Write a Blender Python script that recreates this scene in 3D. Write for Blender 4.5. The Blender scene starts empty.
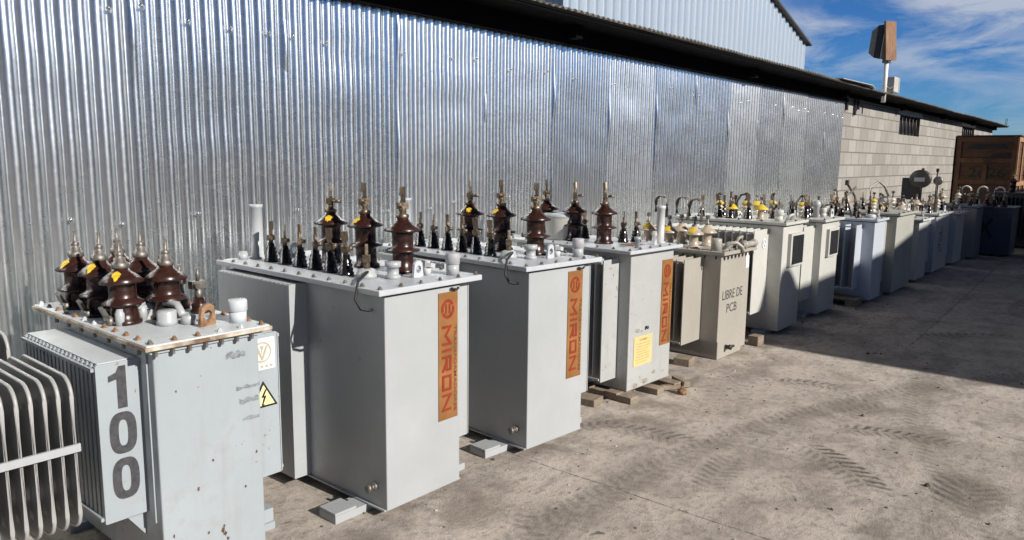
import bpy, bmesh, math, random
from math import sin, cos, pi, radians
from mathutils import Vector, Matrix

random.seed(7)
SC = bpy.context.scene
COL = SC.collection

# ------------------------------------------------------------------ helpers
class MB:
    """collects boxes, lathes, tubes, prisms and sheets; build() links them as ONE mesh object"""
    def __init__(s): s.v = []; s.f = []; s.m = []; s.sm = []
    def add(s, vs, fs, m=0, smooth=False):
        o = len(s.v); s.v += [tuple(p) for p in vs]
        for f in fs:
            s.f.append([i + o for i in f]); s.m.append(m); s.sm.append(smooth)
        return s
    def box(s, x0, x1, y0, y1, z0, z1, m=0):
        vs = [(x0,y0,z0),(x1,y0,z0),(x1,y1,z0),(x0,y1,z0),(x0,y0,z1),(x1,y0,z1),(x1,y1,z1),(x0,y1,z1)]
        return s.add(vs, [(0,3,2,1),(4,5,6,7),(0,1,5,4),(1,2,6,5),(2,3,7,6),(3,0,4,7)], m)
    def obox(s, c, size, rot=(0,0,0), m=0):
        from mathutils import Euler
        R = Euler(rot).to_matrix(); c = Vector(c)
        hx, hy, hz = [k/2 for k in size]
        vs = [c + R @ Vector(p) for p in [(-hx,-hy,-hz),(hx,-hy,-hz),(hx,hy,-hz),(-hx,hy,-hz),(-hx,-hy,hz),(hx,-hy,hz),(hx,hy,hz),(-hx,hy,hz)]]
        return s.add(vs, [(0,3,2,1),(4,5,6,7),(0,1,5,4),(1,2,6,5),(2,3,7,6),(3,0,4,7)], m)
    def lathe(s, prof, c=(0,0,0), seg=16, m=0, a0=0, a1=2*pi, axis='z', smooth=True):
        full = abs(a1 - a0 - 2*pi) < 1e-6
        n = seg if full else seg + 1
        vs = []; fs = []
        for r, z in prof:
            for k in range(n):
                a = a0 + (a1 - a0) * k / seg
                p = (r*cos(a), r*sin(a), z)
                if axis == 'y': p = (p[0], -p[2], p[1])
                if axis == 'x': p = (p[2], p[0], p[1])
                vs.append((c[0]+p[0], c[1]+p[1], c[2]+p[2]))
        for j in range(len(prof)-1):
            for k in range(seg):
                k2 = (k+1) % n
                fs.append((j*n+k, j*n+k2, (j+1)*n+k2, (j+1)*n+k))
        s.add(vs, fs, m, smooth)
        if full:
            o = len(s.v) - len(vs)
            for j in (0, len(prof)-1):
                if prof[j][0] > 1e-5:
                    f = [o + j*n + k for k in range(n)]
                    s.f.append(f if j else f[::-1]); s.m.append(m); s.sm.append(False)
        return s
    def cyl(s, c, r, h, seg=14, m=0, axis='z', smooth=True):
        return s.lathe([(r,0),(r,h)], c, seg, m, axis=axis, smooth=smooth)
    def tube(s, pts, r, seg=8, m=0, caps=True, flat=None):
        pts = [Vector(p) for p in pts]; rings = []
        up = Vector((0,0,1))
        for i, p in enumerate(pts):
            t = (pts[min(i+1,len(pts)-1)] - pts[max(i-1,0)]).normalized()
            a = t.cross(up)
            if a.length < 1e-3: a = t.cross(Vector((0,1,0)))
            a.normalize(); b = t.cross(a).normalized()
            rr = r[i] if isinstance(r, (list,tuple)) else r
            ra, rb = (rr, rr) if not flat else flat
            rings.append([p + a*ra*cos(2*pi*k/seg) + b*rb*sin(2*pi*k/seg) for k in range(seg)])
        vs = [q for rg in rings for q in rg]; fs = []
        for j in range(len(rings)-1):
            for k in range(seg):
                fs.append((j*seg+k, (j+1)*seg+k, (j+1)*seg+(k+1)%seg, j*seg+(k+1)%seg))
        if caps:
            fs.append(tuple(range(seg))[::-1][::-1]); fs.append(tuple((len(rings)-1)*seg+k for k in range(seg))[::-1])
        return s.add(vs, fs, m, True)
    def prism(s, poly, fn, d0, d1, m=0):
        """poly: 2-D outline (ccw); fn(u,v,d) -> point"""
        n = len(poly)
        vs = [fn(u,v,d0) for u,v in poly] + [fn(u,v,d1) for u,v in poly]
        fs = [tuple(range(n))[::-1], tuple(range(n,2*n))]
        for k in range(n): fs.append((k, (k+1)%n, n+(k+1)%n, n+k))
        return s.add(vs, fs, m)
    def build(s, name, mats, parent=None, loc=(0,0,0), bevel=0, label=None):
        me = bpy.data.meshes.new(name); me.from_pydata(s.v, [], s.f)
        for mt in (mats if isinstance(mats,(list,tuple)) else [mats]): me.materials.append(mt)
        for p, mi, sm in zip(me.polygons, s.m, s.sm): p.material_index = mi; p.use_smooth = sm
        bm = bmesh.new(); bm.from_mesh(me); bmesh.ops.recalc_face_normals(bm, faces=bm.faces); bm.to_mesh(me); bm.free()
        me.update()
        o = bpy.data.objects.new(name, me); COL.objects.link(o); o.location = loc
        if parent: o.parent = parent
        if bevel:
            b = o.modifiers.new('edge', 'BEVEL'); b.width = bevel; b.segments = 2; b.limit_method = 'ANGLE'; b.angle_limit = radians(40)
        if label: o['label'] = label
        return o

def tag(o, label=None, cat=None, group=None, kind=None):
    if label: o['label'] = label
    if cat: o['category'] = cat
    if group: o['group'] = group
    if kind: o['kind'] = kind
    return o
def empty(name, loc, rz=0, label=None, cat=None, group=None):
    o = bpy.data.objects.new(name, None); COL.objects.link(o)
    o.location = loc; o.rotation_euler = (0,0,rz); o.empty_display_size = .1
    return tag(o, label, cat, group)
def part_copy(src, parent, loc=None, rz=None):
    """a copy of a part with copies of its sub-parts"""
    c = src.copy(); COL.objects.link(c); c.parent = parent
    if loc is not None: c.location = loc
    if rz is not None: c.rotation_euler = (0,0,rz)
    for ch in list(src.children):
        d = ch.copy(); COL.objects.link(d); d.parent = c
    return c
def copy_thing(root, loc, rz, label):
    r = root.copy(); COL.objects.link(r); r.location = loc; r.rotation_euler = (0,0,rz); r['label'] = label
    for ch in list(root.children): part_copy(ch, r)
    return r

def text_polys(body, w, h, bold=0.0, shear=0):
    cu = bpy.data.curves.new('lettering', 'FONT'); cu.body = body; cu.size = 1; cu.offset = bold; cu.resolution_u = 3
    ob = bpy.data.objects.new('lettering', cu); COL.objects.link(ob)
    dg = bpy.context.evaluated_depsgraph_get()
    me = bpy.data.meshes.new_from_object(ob.evaluated_get(dg))
    xs = [v.co.x for v in me.vertices]; ys = [v.co.y for v in me.vertices]
    x0, x1, y0, y1 = min(xs), max(xs), min(ys), max(ys)
    vs = [((v.co.x-x0)/(x1-x0)*w, (v.co.y-y0)/(y1-y0)*h) for v in me.vertices]
    fs = [tuple(p.vertices) for p in me.polygons]
    bpy.data.objects.remove(ob); bpy.data.curves.remove(cu); bpy.data.meshes.remove(me)
    return vs, fs
GLYPH = {'M': ([[(0,0),(0,1)],[(0,1),(.5,.35)],[(.5,.35),(1,1)],[(1,1),(1,0)]]), 'I': [[(.5,0),(.5,1)]],
 'R': [[(0,0),(0,1)],[(0,1),(.95,1)],[(.95,1),(.95,.48)],[(.95,.48),(0,.48)],[(.4,.48),(1,0)]], 'O': [[(0,0),(0,1)],[(0,1),(1,1)],[(1,1),(1,0)],[(1,0),(0,0)]],
 'N': [[(0,0),(0,1)],[(0,1),(1,0)],[(1,0),(1,1)]]}
def stroke_glyph(mb, ch, w, h, fn, t, m=0):
    for i, (a, b) in enumerate(GLYPH[ch]):
        ax, ay, bx, by = t/2+a[0]*(w-t), t/2+a[1]*(h-t), t/2+b[0]*(w-t), t/2+b[1]*(h-t)
        L = math.hypot(bx-ax, by-ay); ux, uy = (bx-ax)/L*t/2, (by-ay)/L*t/2
        pts = [(ax-ux-uy, ay-uy+ux), (ax-ux+uy, ay-uy-ux), (bx+ux+uy, by+uy-ux), (bx+ux-uy, by+uy+ux)]
        mb.add([fn(u, v, .0002*i) for u, v in pts], [(0,1,2,3)], m)
def numeral(mb, ch, w, h, fn):
    if ch == '1':
        pts = [(w*.42,0),(w*.92,0),(w*.92,h),(w*.55,h),(w*.40,h*.86),(0,h*.80),(0,h*.66),(w*.42,h*.70)]
        mb.add([fn(u,v) for u,v in pts], [tuple(range(len(pts)))]); return
    n = 32; vs = []
    for i in range(n):
        a = 2*pi*i/n; c, s_ = cos(a), sin(a); e = .72
        sx = math.copysign(abs(c)**e, c); sy = math.copysign(abs(s_)**e, s_)
        vs += [fn(w/2+sx*w/2, h/2+sy*h/2), fn(w/2+sx*w*.17, h/2+sy*h*.31)]
    mb.add(vs, [(2*i, (2*i+2)%(2*n), (2*i+3)%(2*n), 2*i+1) for i in range(n)])
def text_on(mb, body, w, h, fn, bold=0.0, m=0):
    vs, fs = text_polys(body, w, h, bold)
    mb.add([fn(u,v) for u,v in vs], fs, m); return mb
# flat maps: onto a face that looks to -Y / the same turned a quarter clockwise / onto a face that looks to -X
def front(x0, y, z0):  return lambda u, v, d=0: (x0+u, y-d, z0+v)
def front_cw(x0, y, z0): return lambda u, v, d=0: (x0+v, y-d, z0-u)
def side(x, y0, z0): return lambda u, v, d=0: (x-d, y0-u, z0+v)

# ------------------------------------------------------------------ materials
def nodes(name):
    m = bpy.data.materials.new(name); m.use_nodes = True
    nt = m.node_tree; b = nt.nodes['Principled BSDF']
    return m, nt, b
def N(nt, t, **kw):
    n = nt.nodes.new(t)
    for k, v in kw.items():
        if k in n.inputs: n.inputs[k].default_value = v
        else: setattr(n, k, v)
    return n
def noise(nt, vec, scale, detail=4, rough=.55, dist=0):
    n = N(nt, 'ShaderNodeTexNoise'); n.inputs['Scale'].default_value = scale; n.inputs['Detail'].default_value = detail
    n.inputs['Roughness'].default_value = rough; n.inputs['Distortion'].default_value = dist
    if vec: nt.links.new(vec, n.inputs['Vector'])
    return n.outputs['Fac']
def ramp(nt, fac, a, b, ca=0, cb=1):
    r = N(nt, 'ShaderNodeMapRange'); r.inputs['From Min'].default_value = a; r.inputs['From Max'].default_value = b
    r.inputs['To Min'].default_value = ca; r.inputs['To Max'].default_value = cb
    nt.links.new(fac, r.inputs['Value']); return r.outputs['Result']
def mix(nt, fac, a, b, mode='MIX'):
    m = N(nt, 'ShaderNodeMix'); m.data_type = 'RGBA'; m.blend_type = mode
    for sock, val in ((m.inputs[0], fac), (m.inputs[6], a), (m.inputs[7], b)):
        if isinstance(val, (int, float)): sock.default_value = val
        elif isinstance(val, (tuple, list)): sock.default_value = tuple(val) + ((1,) if len(val) == 3 else ())
        else: nt.links.new(val, sock)
    return m.outputs[2]
def math_(nt, op, a, b=None, c=None):
    m = N(nt, 'ShaderNodeMath'); m.operation = op
    for i, v in enumerate((a, b, c)):
        if v is None: continue
        if isinstance(v, (int, float)): m.inputs[i].default_value = v
        else: nt.links.new(v, m.inputs[i])
    return m.outputs[0]
def coords(nt, kind='Object', scale=None, loc=None, rot=None):
    tc = N(nt, 'ShaderNodeTexCoord'); out = tc.outputs[kind]
    if scale or loc or rot:
        mp = N(nt, 'ShaderNodeMapping')
        if scale: mp.inputs['Scale'].default_value = scale
        if loc: mp.inputs['Location'].default_value = loc
        if rot: mp.inputs['Rotation'].default_value = rot
        nt.links.new(out, mp.inputs['Vector']); out = mp.outputs[0]
    return out
def bump(nt, b, h, strength=.2, dist=.01):
    n = N(nt, 'ShaderNodeBump'); n.inputs['Strength'].default_value = strength; n.inputs['Distance'].default_value = dist
    nt.links.new(h, n.inputs['Height']); nt.links.new(n.outputs[0], b.inputs['Normal'])

def paint(name, col, rough=.38, dirt=.25, wear=0.0, dirtcol=(.22,.19,.15), chip=(.16,.08,.04), streak=.3):
    m, nt, b = nodes(name)
    c = coords(nt, 'Object')
    rnd = N(nt, 'ShaderNodeObjectInfo').outputs['Random']
    add = N(nt, 'ShaderNodeVectorMath'); add.operation = 'ADD'; nt.links.new(c, add.inputs[0])
    cmb = N(nt, 'ShaderNodeCombineXYZ'); nt.links.new(math_(nt,'MULTIPLY',rnd,37.0), cmb.inputs[0]); nt.links.new(cmb.outputs[0], add.inputs[1])
    c = add.outputs[0]
    n1 = noise(nt, c, 2.2, 5, .6)
    n2 = noise(nt, c, 14, 4, .6)
    mp = N(nt, 'ShaderNodeMapping'); mp.inputs['Scale'].default_value = (9, 9, .7); nt.links.new(c, mp.inputs['Vector'])
    ns = noise(nt, mp.outputs[0], 2.0, 4, .6)
    base = mix(nt, ramp(nt, n1, .3, .7), tuple(k*.9 for k in col), tuple(min(1,k*1.06) for k in col))
    d = math_(nt, 'MULTIPLY', ramp(nt, n2, .5, .8), ramp(nt, n1, .42, .66))
    base = mix(nt, math_(nt, 'MULTIPLY', d, dirt), base, dirtcol)
    base = mix(nt, math_(nt, 'MULTIPLY', ramp(nt, ns, .55, .8), streak*dirt*1.6), base, dirtcol)
    # dust thrown up on the lowest part of the side
    if wear > 0:
        w = noise(nt, c, 26, 3, .7); w2 = noise(nt, c, 3.1, 3, .5)
        k = math_(nt, 'MULTIPLY', ramp(nt, w, .64, .68), ramp(nt, w2, .55, .62))
        base = mix(nt, math_(nt, 'MULTIPLY', k, wear), base, chip)
    nt.links.new(base, b.inputs['Base Color'])
    nt.links.new(ramp(nt, n2, .3, .7, rough-.06, rough+.1), b.inputs['Roughness'])
    hh = math_(nt,'ADD', math_(nt,'MULTIPLY', noise(nt, c, 45, 2, .5), .06), noise(nt, c, 3.4, 2, .5))
    bump(nt, b, hh, .12, .012)
    return m
def plain(name, col, rough=.5, metal=0, var=.15, scale=30, bumpy=0.0, col2=None):
    m, nt, b = nodes(name)
    c = coords(nt, 'Object')
    n1 = noise(nt, c, scale, 4, .6)
    lo = tuple(k*(1-var) for k in col); hi = col2 or tuple(min(1,k*(1+var)) for k in col)
    nt.links.new(mix(nt, ramp(nt, n1, .35, .65), lo, hi), b.inputs['Base Color'])
    b.inputs['Metallic'].default_value = metal
    nt.links.new(ramp(nt, n1, .3, .7, rough*.85, min(1,rough*1.15)), b.inputs['Roughness'])
    if bumpy: bump(nt, b, n1, bumpy, .004)
    return m

M = {}
M['white_paint'] = paint('white_paint', (.375,.395,.405), .33, .22, .12)
M['worn_paint'] = paint('worn_paint', (.33,.37,.395), .42, .5, .9)
M['lid_paint'] = paint('lid_paint', (.46,.485,.52), .4, .30, .2)
M['worn_lid'] = paint('worn_lid', (.52,.56,.58), .45, .6, .6, dirtcol=(.36,.28,.18))
M['stained_paint'] = paint('stained_paint', (.385,.395,.39), .4, .45, .8, dirtcol=(.18,.13,.09))
M['beige_paint'] = paint('beige_paint', (.345,.325,.285), .45, .35, .3)
M['cream_paint'] = paint('cream_paint', (.50,.50,.465), .42, .25, .2)
M['blue_paint'] = paint('blue_paint', (.47,.51,.57), .4, .25, .2)
M['olive_paint'] = paint('olive_paint', (.38,.38,.34), .45, .3, .2)
M['grey_paint'] = paint('grey_paint', (.50,.51,.51), .45, .3, .2)
M['dark_blue_paint'] = paint('dark_blue_paint', (.045,.058,.09), .4, .3, .2)
M['radiator_grey'] = paint('radiator_grey', (.36,.36,.355), .38, .35, .3, dirtcol=(.12,.11,.10))
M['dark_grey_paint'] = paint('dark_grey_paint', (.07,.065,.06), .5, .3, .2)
M['brown_porcelain'] = plain('brown_porcelain', (.030,.011,.008), .28, 0, .4, 18)
M['black_porcelain'] = plain('black_porcelain', (.012,.010,.010), .15, 0, .2, 12)
M['tan_porcelain'] = plain('tan_porcelain', (.42,.345,.265), .3, 0, .1, 12)
M['cream_porcelain'] = plain('cream_porcelain', (.55,.50,.42), .3, 0, .1, 12)
M['bronze'] = plain('bronze', (.20,.155,.11), .42, .8, .4, 40, .2)
M['dull_metal'] = plain('dull_metal', (.20,.185,.165), .5, .7, .3, 40, .2)
M['dark_metal'] = plain('dark_metal', (.06,.055,.05), .5, .5, .3, 40)
M['rust'] = plain('rust', (.20,.085,.04), .8, 0, .45, 35, .4, (.34,.21,.12))
M['rust_rim'] = plain('rust_rim', (.26,.15,.08), .75, 0, .4, 14, .3, (.56,.50,.40))
M['yellow_paint'] = plain('yellow_paint', (.62,.43,.03), .5, 0, .25, 60)
M['black_paint'] = plain('black_paint', (.012,.012,.014), .5, 0, .2, 20)
M['faded_black'] = plain('faded_black', (.05,.05,.055), .6, 0, .3, 60)
M['black_rubber'] = plain('black_rubber', (.015,.015,.015), .6, 0, .2, 20)
M['sign_orange'] = plain('sign_orange', (.30,.135,.045), .42, .15, .22, 5)
M['sign_red'] = plain('sign_red', (.23,.03,.012), .45, 0, .1, 20)
M['sign_brown'] = plain('sign_brown', (.13,.065,.025), .5, 0, .1, 20)
M['sticker_yellow'] = plain('sticker_yellow', (.66,.48,.22), .5, 0, .06, 15)
M['pale_sign_yellow'] = plain('pale_sign_yellow', (.80,.72,.35), .45, 0, .05, 15)
M['sticker_white'] = plain('sticker_white', (.74,.73,.69), .45, 0, .04, 15)
M['faint_print'] = plain('faint_print', (.40,.36,.28), .5, 0, .1, 30)
M['sticker_blue'] = plain('sticker_blue', (.03,.16,.42), .45, 0, .1, 20)
M['black_beam'] = plain('black_beam', (.003,.003,.0035), .85, 0, .3, 6)
M['black_beam'].node_tree.nodes['Principled BSDF'].inputs['Specular IOR Level'].default_value = .08
M['grey_plastic'] = plain('grey_plastic', (.36,.36,.38), .55, 0, .1, 20)
M['bucket_grey'] = plain('bucket_grey', (.48,.46,.42), .5, 0, .1, 8)

def wood(name, ca, cb, sc=(2,14,14), rough=.75):
    m, nt, b = nodes(name)
    c = coords(nt, 'Object', scale=sc)
    n1 = noise(nt, c, 2.2, 6, .65, .6); n2 = noise(nt, coords(nt,'Object'), 3, 3, .5)
    col = mix(nt, ramp(nt, n1, .3, .7), ca, cb)
    col = mix(nt, ramp(nt, n2, .5, .75, 0, .45), col, tuple(k*.35 for k in ca))
    nt.links.new(col, b.inputs['Base Color']); b.inputs['Roughness'].default_value = rough
    bump(nt, b, n1, .3, .006)
    return m
M['pallet_wood'] = wood('pallet_wood', (.17,.13,.095), (.31,.255,.19), (6,16,16))
M['crate_wood'] = wood('crate_wood', (.075,.034,.018), (.15,.078,.042), (9,1.6,14))
M['shade_tinted_frame'] = wood('shade_tinted_frame', (.10,.046,.024), (.20,.105,.055), (9,9,1.5))  # darker frame wood for the front, its shade put into the colour
M['beam_wood'] = wood('beam_wood', (.05,.04,.035), (.09,.07,.06))

# galvanised corrugated sheet
def galvanised(name, col=(.80,.82,.84), rough=.27, dull=.0, each=0):
    m, nt, b = nodes(name)
    c = coords(nt, 'Object')
    vor = N(nt, 'ShaderNodeTexVoronoi'); vor.inputs['Scale'].default_value = 45; nt.links.new(c, vor.inputs['Vector'])
    sp = N(nt, 'ShaderNodeSeparateColor'); nt.links.new(vor.outputs['Color'], sp.inputs[0])
    n1 = noise(nt, c, 1.3, 5, .6); n2 = noise(nt, c, 9, 5, .65)
    stripe = noise(nt, coords(nt,'Object',scale=(6,6,.35)), 2.5, 4, .6)
    base = mix(nt, sp.outputs[0], tuple(k*.95 for k in col), col)
    base = mix(nt, ramp(nt, n2, .56, .80, 0, .22), base, (.45,.46,.48))
    base = mix(nt, ramp(nt, stripe, .55, .8, 0, .25), base, (.45,.44,.42))
    nt.links.new(base, b.inputs['Base Color'])
    b.inputs['Metallic'].default_value = 1 - dull
    r = math_(nt, 'ADD', ramp(nt, sp.outputs[1], 0, 1, rough-.008, rough+.016), ramp(nt, n1, .3, .7, -.012, .012))
    if each:
        rnd = N(nt, 'ShaderNodeObjectInfo').outputs['Random']
        r = math_(nt, 'ADD', r, ramp(nt, rnd, 0, 1, -each, each))
    nt.links.new(r, b.inputs['Roughness'])
    bump(nt, b, n1, .03, .01)
    return m
M['galvanised'] = galvanised('galvanised', (.80,.825,.83), .268, .0, .018)
M['pale_sheet'] = galvanised('pale_sheet', (.46,.52,.57), .42, .45)

# concrete blocks
def block_mat():
    m, nt, b = nodes('concrete_blocks')
    tc = coords(nt, 'Object')
    sp = N(nt, 'ShaderNodeSeparateXYZ'); nt.links.new(tc, sp.inputs[0])
    cb = N(nt, 'ShaderNodeCombineXYZ'); nt.links.new(sp.outputs[0], cb.inputs[0]); nt.links.new(sp.outputs[2], cb.inputs[1])
    br = N(nt, 'ShaderNodeTexBrick'); br.inputs['Scale'].default_value = 1; br.inputs['Brick Width'].default_value = .41
    br.inputs['Row Height'].default_value = .205; br.inputs['Mortar Size'].default_value = .011; br.inputs['Mortar Smooth'].default_value = .3
    br.inputs['Color1'].default_value = (.26,.245,.225,1); br.inputs['Color2'].default_value = (.38,.362,.33,1); br.inputs['Mortar'].default_value = (.13,.12,.11,1)
    nt.links.new(cb.outputs[0], br.inputs['Vector'])
    n1 = noise(nt, tc, 40, 4, .7); n2 = noise(nt, tc, 1.2, 4, .6)
    col = mix(nt, ramp(nt, n1, .35, .7, 0, .6), br.outputs['Color'], (.22,.205,.185))
    col = mix(nt, ramp(nt, n2, .45, .7, 0, .5), col, (.20,.18,.16))
    nt.links.new(col, b.inputs['Base Color']); b.inputs['Roughness'].default_value = .92
    h = math_(nt, 'ADD', math_(nt,'MULTIPLY',br.outputs['Fac'],-1.0), math_(nt,'MULTIPLY',n1,.25))
    bump(nt, b, h, .6, .012)
    return m
M['blocks'] = block_mat()

# yard concrete with dust, stains, cracks and tyre marks
def ground_mat():
    m, nt, b = nodes('yard_concrete')
    tc = coords(nt, 'Object')
    sp = N(nt, 'ShaderNodeSeparateXYZ'); nt.links.new(tc, sp.inputs[0]); X, Y = sp.outputs[0], sp.outputs[1]
    nL = noise(nt, tc, .55, 5, .6); nM = noise(nt, tc, 3.2, 6, .65, .4); nF = noise(nt, tc, 22, 5, .7); nG = noise(nt, tc, 130, 3, .7)
    col = mix(nt, ramp(nt, nL, .3, .7), (.42,.37,.32), (.56,.50,.44))
    col = mix(nt, ramp(nt, nM, .46, .66, 0, .7), col, (.225,.19,.16))
    col = mix(nt, ramp(nt, nM, .28, .42, .4, 0), col, (.58,.53,.47))
    col = mix(nt, ramp(nt, nF, .50, .70, 0, .75), col, (.185,.155,.13))
    col = mix(nt, ramp(nt, nG, .55, .75, 0, .45), col, (.19,.16,.14))
    col = mix(nt, ramp(nt, nG, .25, .42, .35, 0), col, (.62,.56,.50))
    # dark spots of oil
    sN = noise(nt, coords(nt,'Object',loc=(3.1,1.7,0)), 2.6, 3, .5, .8)
    spot = ramp(nt, sN, .62, .74, 0, .5)
    col = mix(nt, spot, col, (.075,.065,.06))
    s2 = noise(nt, coords(nt,'Object',loc=(9.1,4.7,0)), 9, 2, .5, .5)
    col = mix(nt, ramp(nt, s2, .72, .75, 0, .8), col, (.07,.06,.055))
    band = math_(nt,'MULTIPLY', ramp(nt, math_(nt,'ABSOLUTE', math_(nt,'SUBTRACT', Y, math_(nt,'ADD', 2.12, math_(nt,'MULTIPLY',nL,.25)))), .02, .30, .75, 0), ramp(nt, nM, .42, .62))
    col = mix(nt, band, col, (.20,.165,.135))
    drive = math_(nt,'MULTIPLY', ramp(nt, noise(nt, coords(nt,'Object',scale=(.5,2.2,1),rot=(0,0,.44)), 1.6, 5, .65, .5), .47, .66, 0, .6), ramp(nt, nF, .3, .6, .4, 1))
    col = mix(nt, drive, col, (.215,.185,.16))
    # tyre marks: arcs of slanted lug prints
    def track(cx, cy, r, width, a0, a1, pitch, slant, strength):
        nonlocal col
        dx = math_(nt,'SUBTRACT',X,cx); dy = math_(nt,'SUBTRACT',Y,cy)
        rr = math_(nt,'SQRT', math_(nt,'ADD', math_(nt,'MULTIPLY',dx,dx), math_(nt,'MULTIPLY',dy,dy)))
        ang = math_(nt,'ARCTAN2',dy,dx)
        v = math_(nt,'ADD', math_(nt,'SUBTRACT',rr,r), math_(nt,'MULTIPLY', math_(nt,'SUBTRACT',nM,.5), .10))
        va = math_(nt,'ABSOLUTE',v)
        edge = ramp(nt, va, width*.42, width*.52, 1, 0)
        ends = math_(nt,'MULTIPLY', ramp(nt,ang,a0,a0+.05/r*2,0,1), ramp(nt,ang,a1-.05/r*2,a1,1,0))
        u = math_(nt,'ADD', math_(nt,'MULTIPLY',ang,r), math_(nt,'MULTIPLY', va, slant))
        wv = math_(nt,'SINE', math_(nt,'MULTIPLY', math_(nt,'ADD',u,math_(nt,'MULTIPLY',nF,.045)), 2*pi/pitch))
        bars = ramp(nt, wv, -.05, .3)
        centre = ramp(nt, va, width*.03, width*.07, 0, 1)
        k = math_(nt,'MULTIPLY', math_(nt,'MULTIPLY',edge,ends), math_(nt,'MULTIPLY', bars, centre))
        k = math_(nt,'MULTIPLY', k, ramp(nt, v, -width*.5, width*.45, .3, 1))
        k = math_(nt,'MULTIPLY', k, ramp(nt, nF, .30, .50, .45*strength, min(1,strength*1.2)))
        smear = math_(nt,'MULTIPLY', math_(nt,'MULTIPLY',ramp(nt, va, width*.2, width*.62, .5, 0),ends), ramp(nt, nM, .3, .6, .4, 1))
        col = mix(nt, smear, col, (.20,.17,.145))
        col = mix(nt, k, col, (.085,.072,.066))
    for t in TRACKS: track(*t)
    # joints and cracks of the slab
    def line(px, py, ang, wid, wob, dark=.75, x0=-99, x1=99):
        nonlocal col
        nx, ny = -sin(ang), cos(ang)
        d = math_(nt,'ADD', math_(nt,'MULTIPLY',math_(nt,'SUBTRACT',X,px),nx), math_(nt,'MULTIPLY',math_(nt,'SUBTRACT',Y,py),ny))
        d = math_(nt,'ADD', d, math_(nt,'MULTIPLY', math_(nt,'SUBTRACT',nM,.5), wob))
        k = math_(nt,'MULTIPLY', ramp(nt, math_(nt,'ABSOLUTE',d), wid*.4, wid, dark, 0), ramp(nt, nF, .36, .55, .15, 1))
        k = math_(nt,'MULTIPLY',k, math_(nt,'MULTIPLY', ramp(nt,X,x0,x0+.3,0,1), ramp(nt,X,x1-.3,x1,1,0)))
        col = mix(nt, k, col, (.09,.075,.065))
    for l in JOINTS: line(*l)
    nt.links.new(col, b.inputs['Base Color'])
    nt.links.new(ramp(nt, nF, .3, .7, .8, .95), b.inputs['Roughness'])
    h = math_(nt,'ADD', math_(nt,'MULTIPLY',nF,.6), math_(nt,'ADD', math_(nt,'MULTIPLY',nG,.35), nM))
    bump(nt, b, h, .8, .014)
    return m
def trk(x, y, th, r, w, ln, k=.7, pitch=.05, slant=.5):
    """tyre mark through (x, y): th = direction from the arc's centre"""
    th = radians(th); return (x-r*cos(th), y-r*sin(th), r, w, th-ln/2/r, th+ln/2/r, pitch, slant, k)
TRACKS = [trk(5.1,1.62,20,.40,.18,.50,.65), trk(4.45,1.36,200,.55,.17,.45,.75), trk(4.45,.92,15,.8,.18,.62,.8), trk(3.78,1.02,-40,.9,.20,.62,.8,.055),
          trk(3.85,.50,100,.9,.30,.40,.75,.07,.9), trk(4.88,2.06,80,.9,.13,.22,.9,.035,.2), trk(3.55,1.95,10,.7,.2,.5,.55), trk(4.75,1.2,60,1.2,.2,.5,.35),
          trk(3.3,1.45,100,1.0,.2,.5,.4,.05), trk(3.45,2.25,60,.8,.14,.35,.6), trk(9.5,.9,90,2.6,.24,1.6,.5,.08), trk(7.5,1.1,40,1.2,.22,.9,.5,.07), trk(2.3,1.75,150,.7,.2,.4,.35),
          trk(4.2,1.5,75,7.0,.20,5.5,.26,.06), trk(4.4,.75,110,5.0,.20,4.5,.24,.06)]
JOINTS = [(2.815,1.6,radians(90.6),.006,.030,.85), (8.2,1.7,radians(-80),.016,.04,.5), (11.5,1.2,radians(-82),.02,.05,.5), (9.0,1.45,radians(2),.014,.05,.45,6.5,30)]
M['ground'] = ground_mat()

# ------------------------------------------------------------------ ground
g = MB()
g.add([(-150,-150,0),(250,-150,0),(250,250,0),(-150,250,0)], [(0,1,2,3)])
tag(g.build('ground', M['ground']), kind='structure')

gr = MB(); rg = random.Random(21)
for i in range(520):
    xx = rg.uniform(.9, 9); yy = rg.uniform(.1, 2.5) if rg.random() < .7 else rg.uniform(2.0, 3.6)
    if yy < (xx-1)*.09: continue
    s_ = rg.uniform(.003,.008) if rg.random() < .93 else rg.uniform(.009,.016)
    vs = [(xx+s_*rg.uniform(.6,1.2)*cos(a)*1.2, yy+s_*rg.uniform(.6,1.2)*sin(a), .0005) for a in [2*pi*k/6 for k in range(6)]]
    top = [(xx+(p[0]-xx)*.55, yy+(p[1]-yy)*.55, s_*rg.uniform(.6,.9)) for p in vs]
    gr.add(vs+top, [(0,1,7,6),(1,2,8,7),(2,3,9,8),(3,4,10,9),(4,5,11,10),(5,0,6,11),(6,7,8,9,10,11)], rg.choice((0,0,1)))
tag(gr.build('grit', [plain('dark_grit', (.10,.085,.07), .9, 0, .4, 9), plain('pale_grit', (.36,.33,.29), .9, 0, .3, 9)]), kind='stuff')

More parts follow.
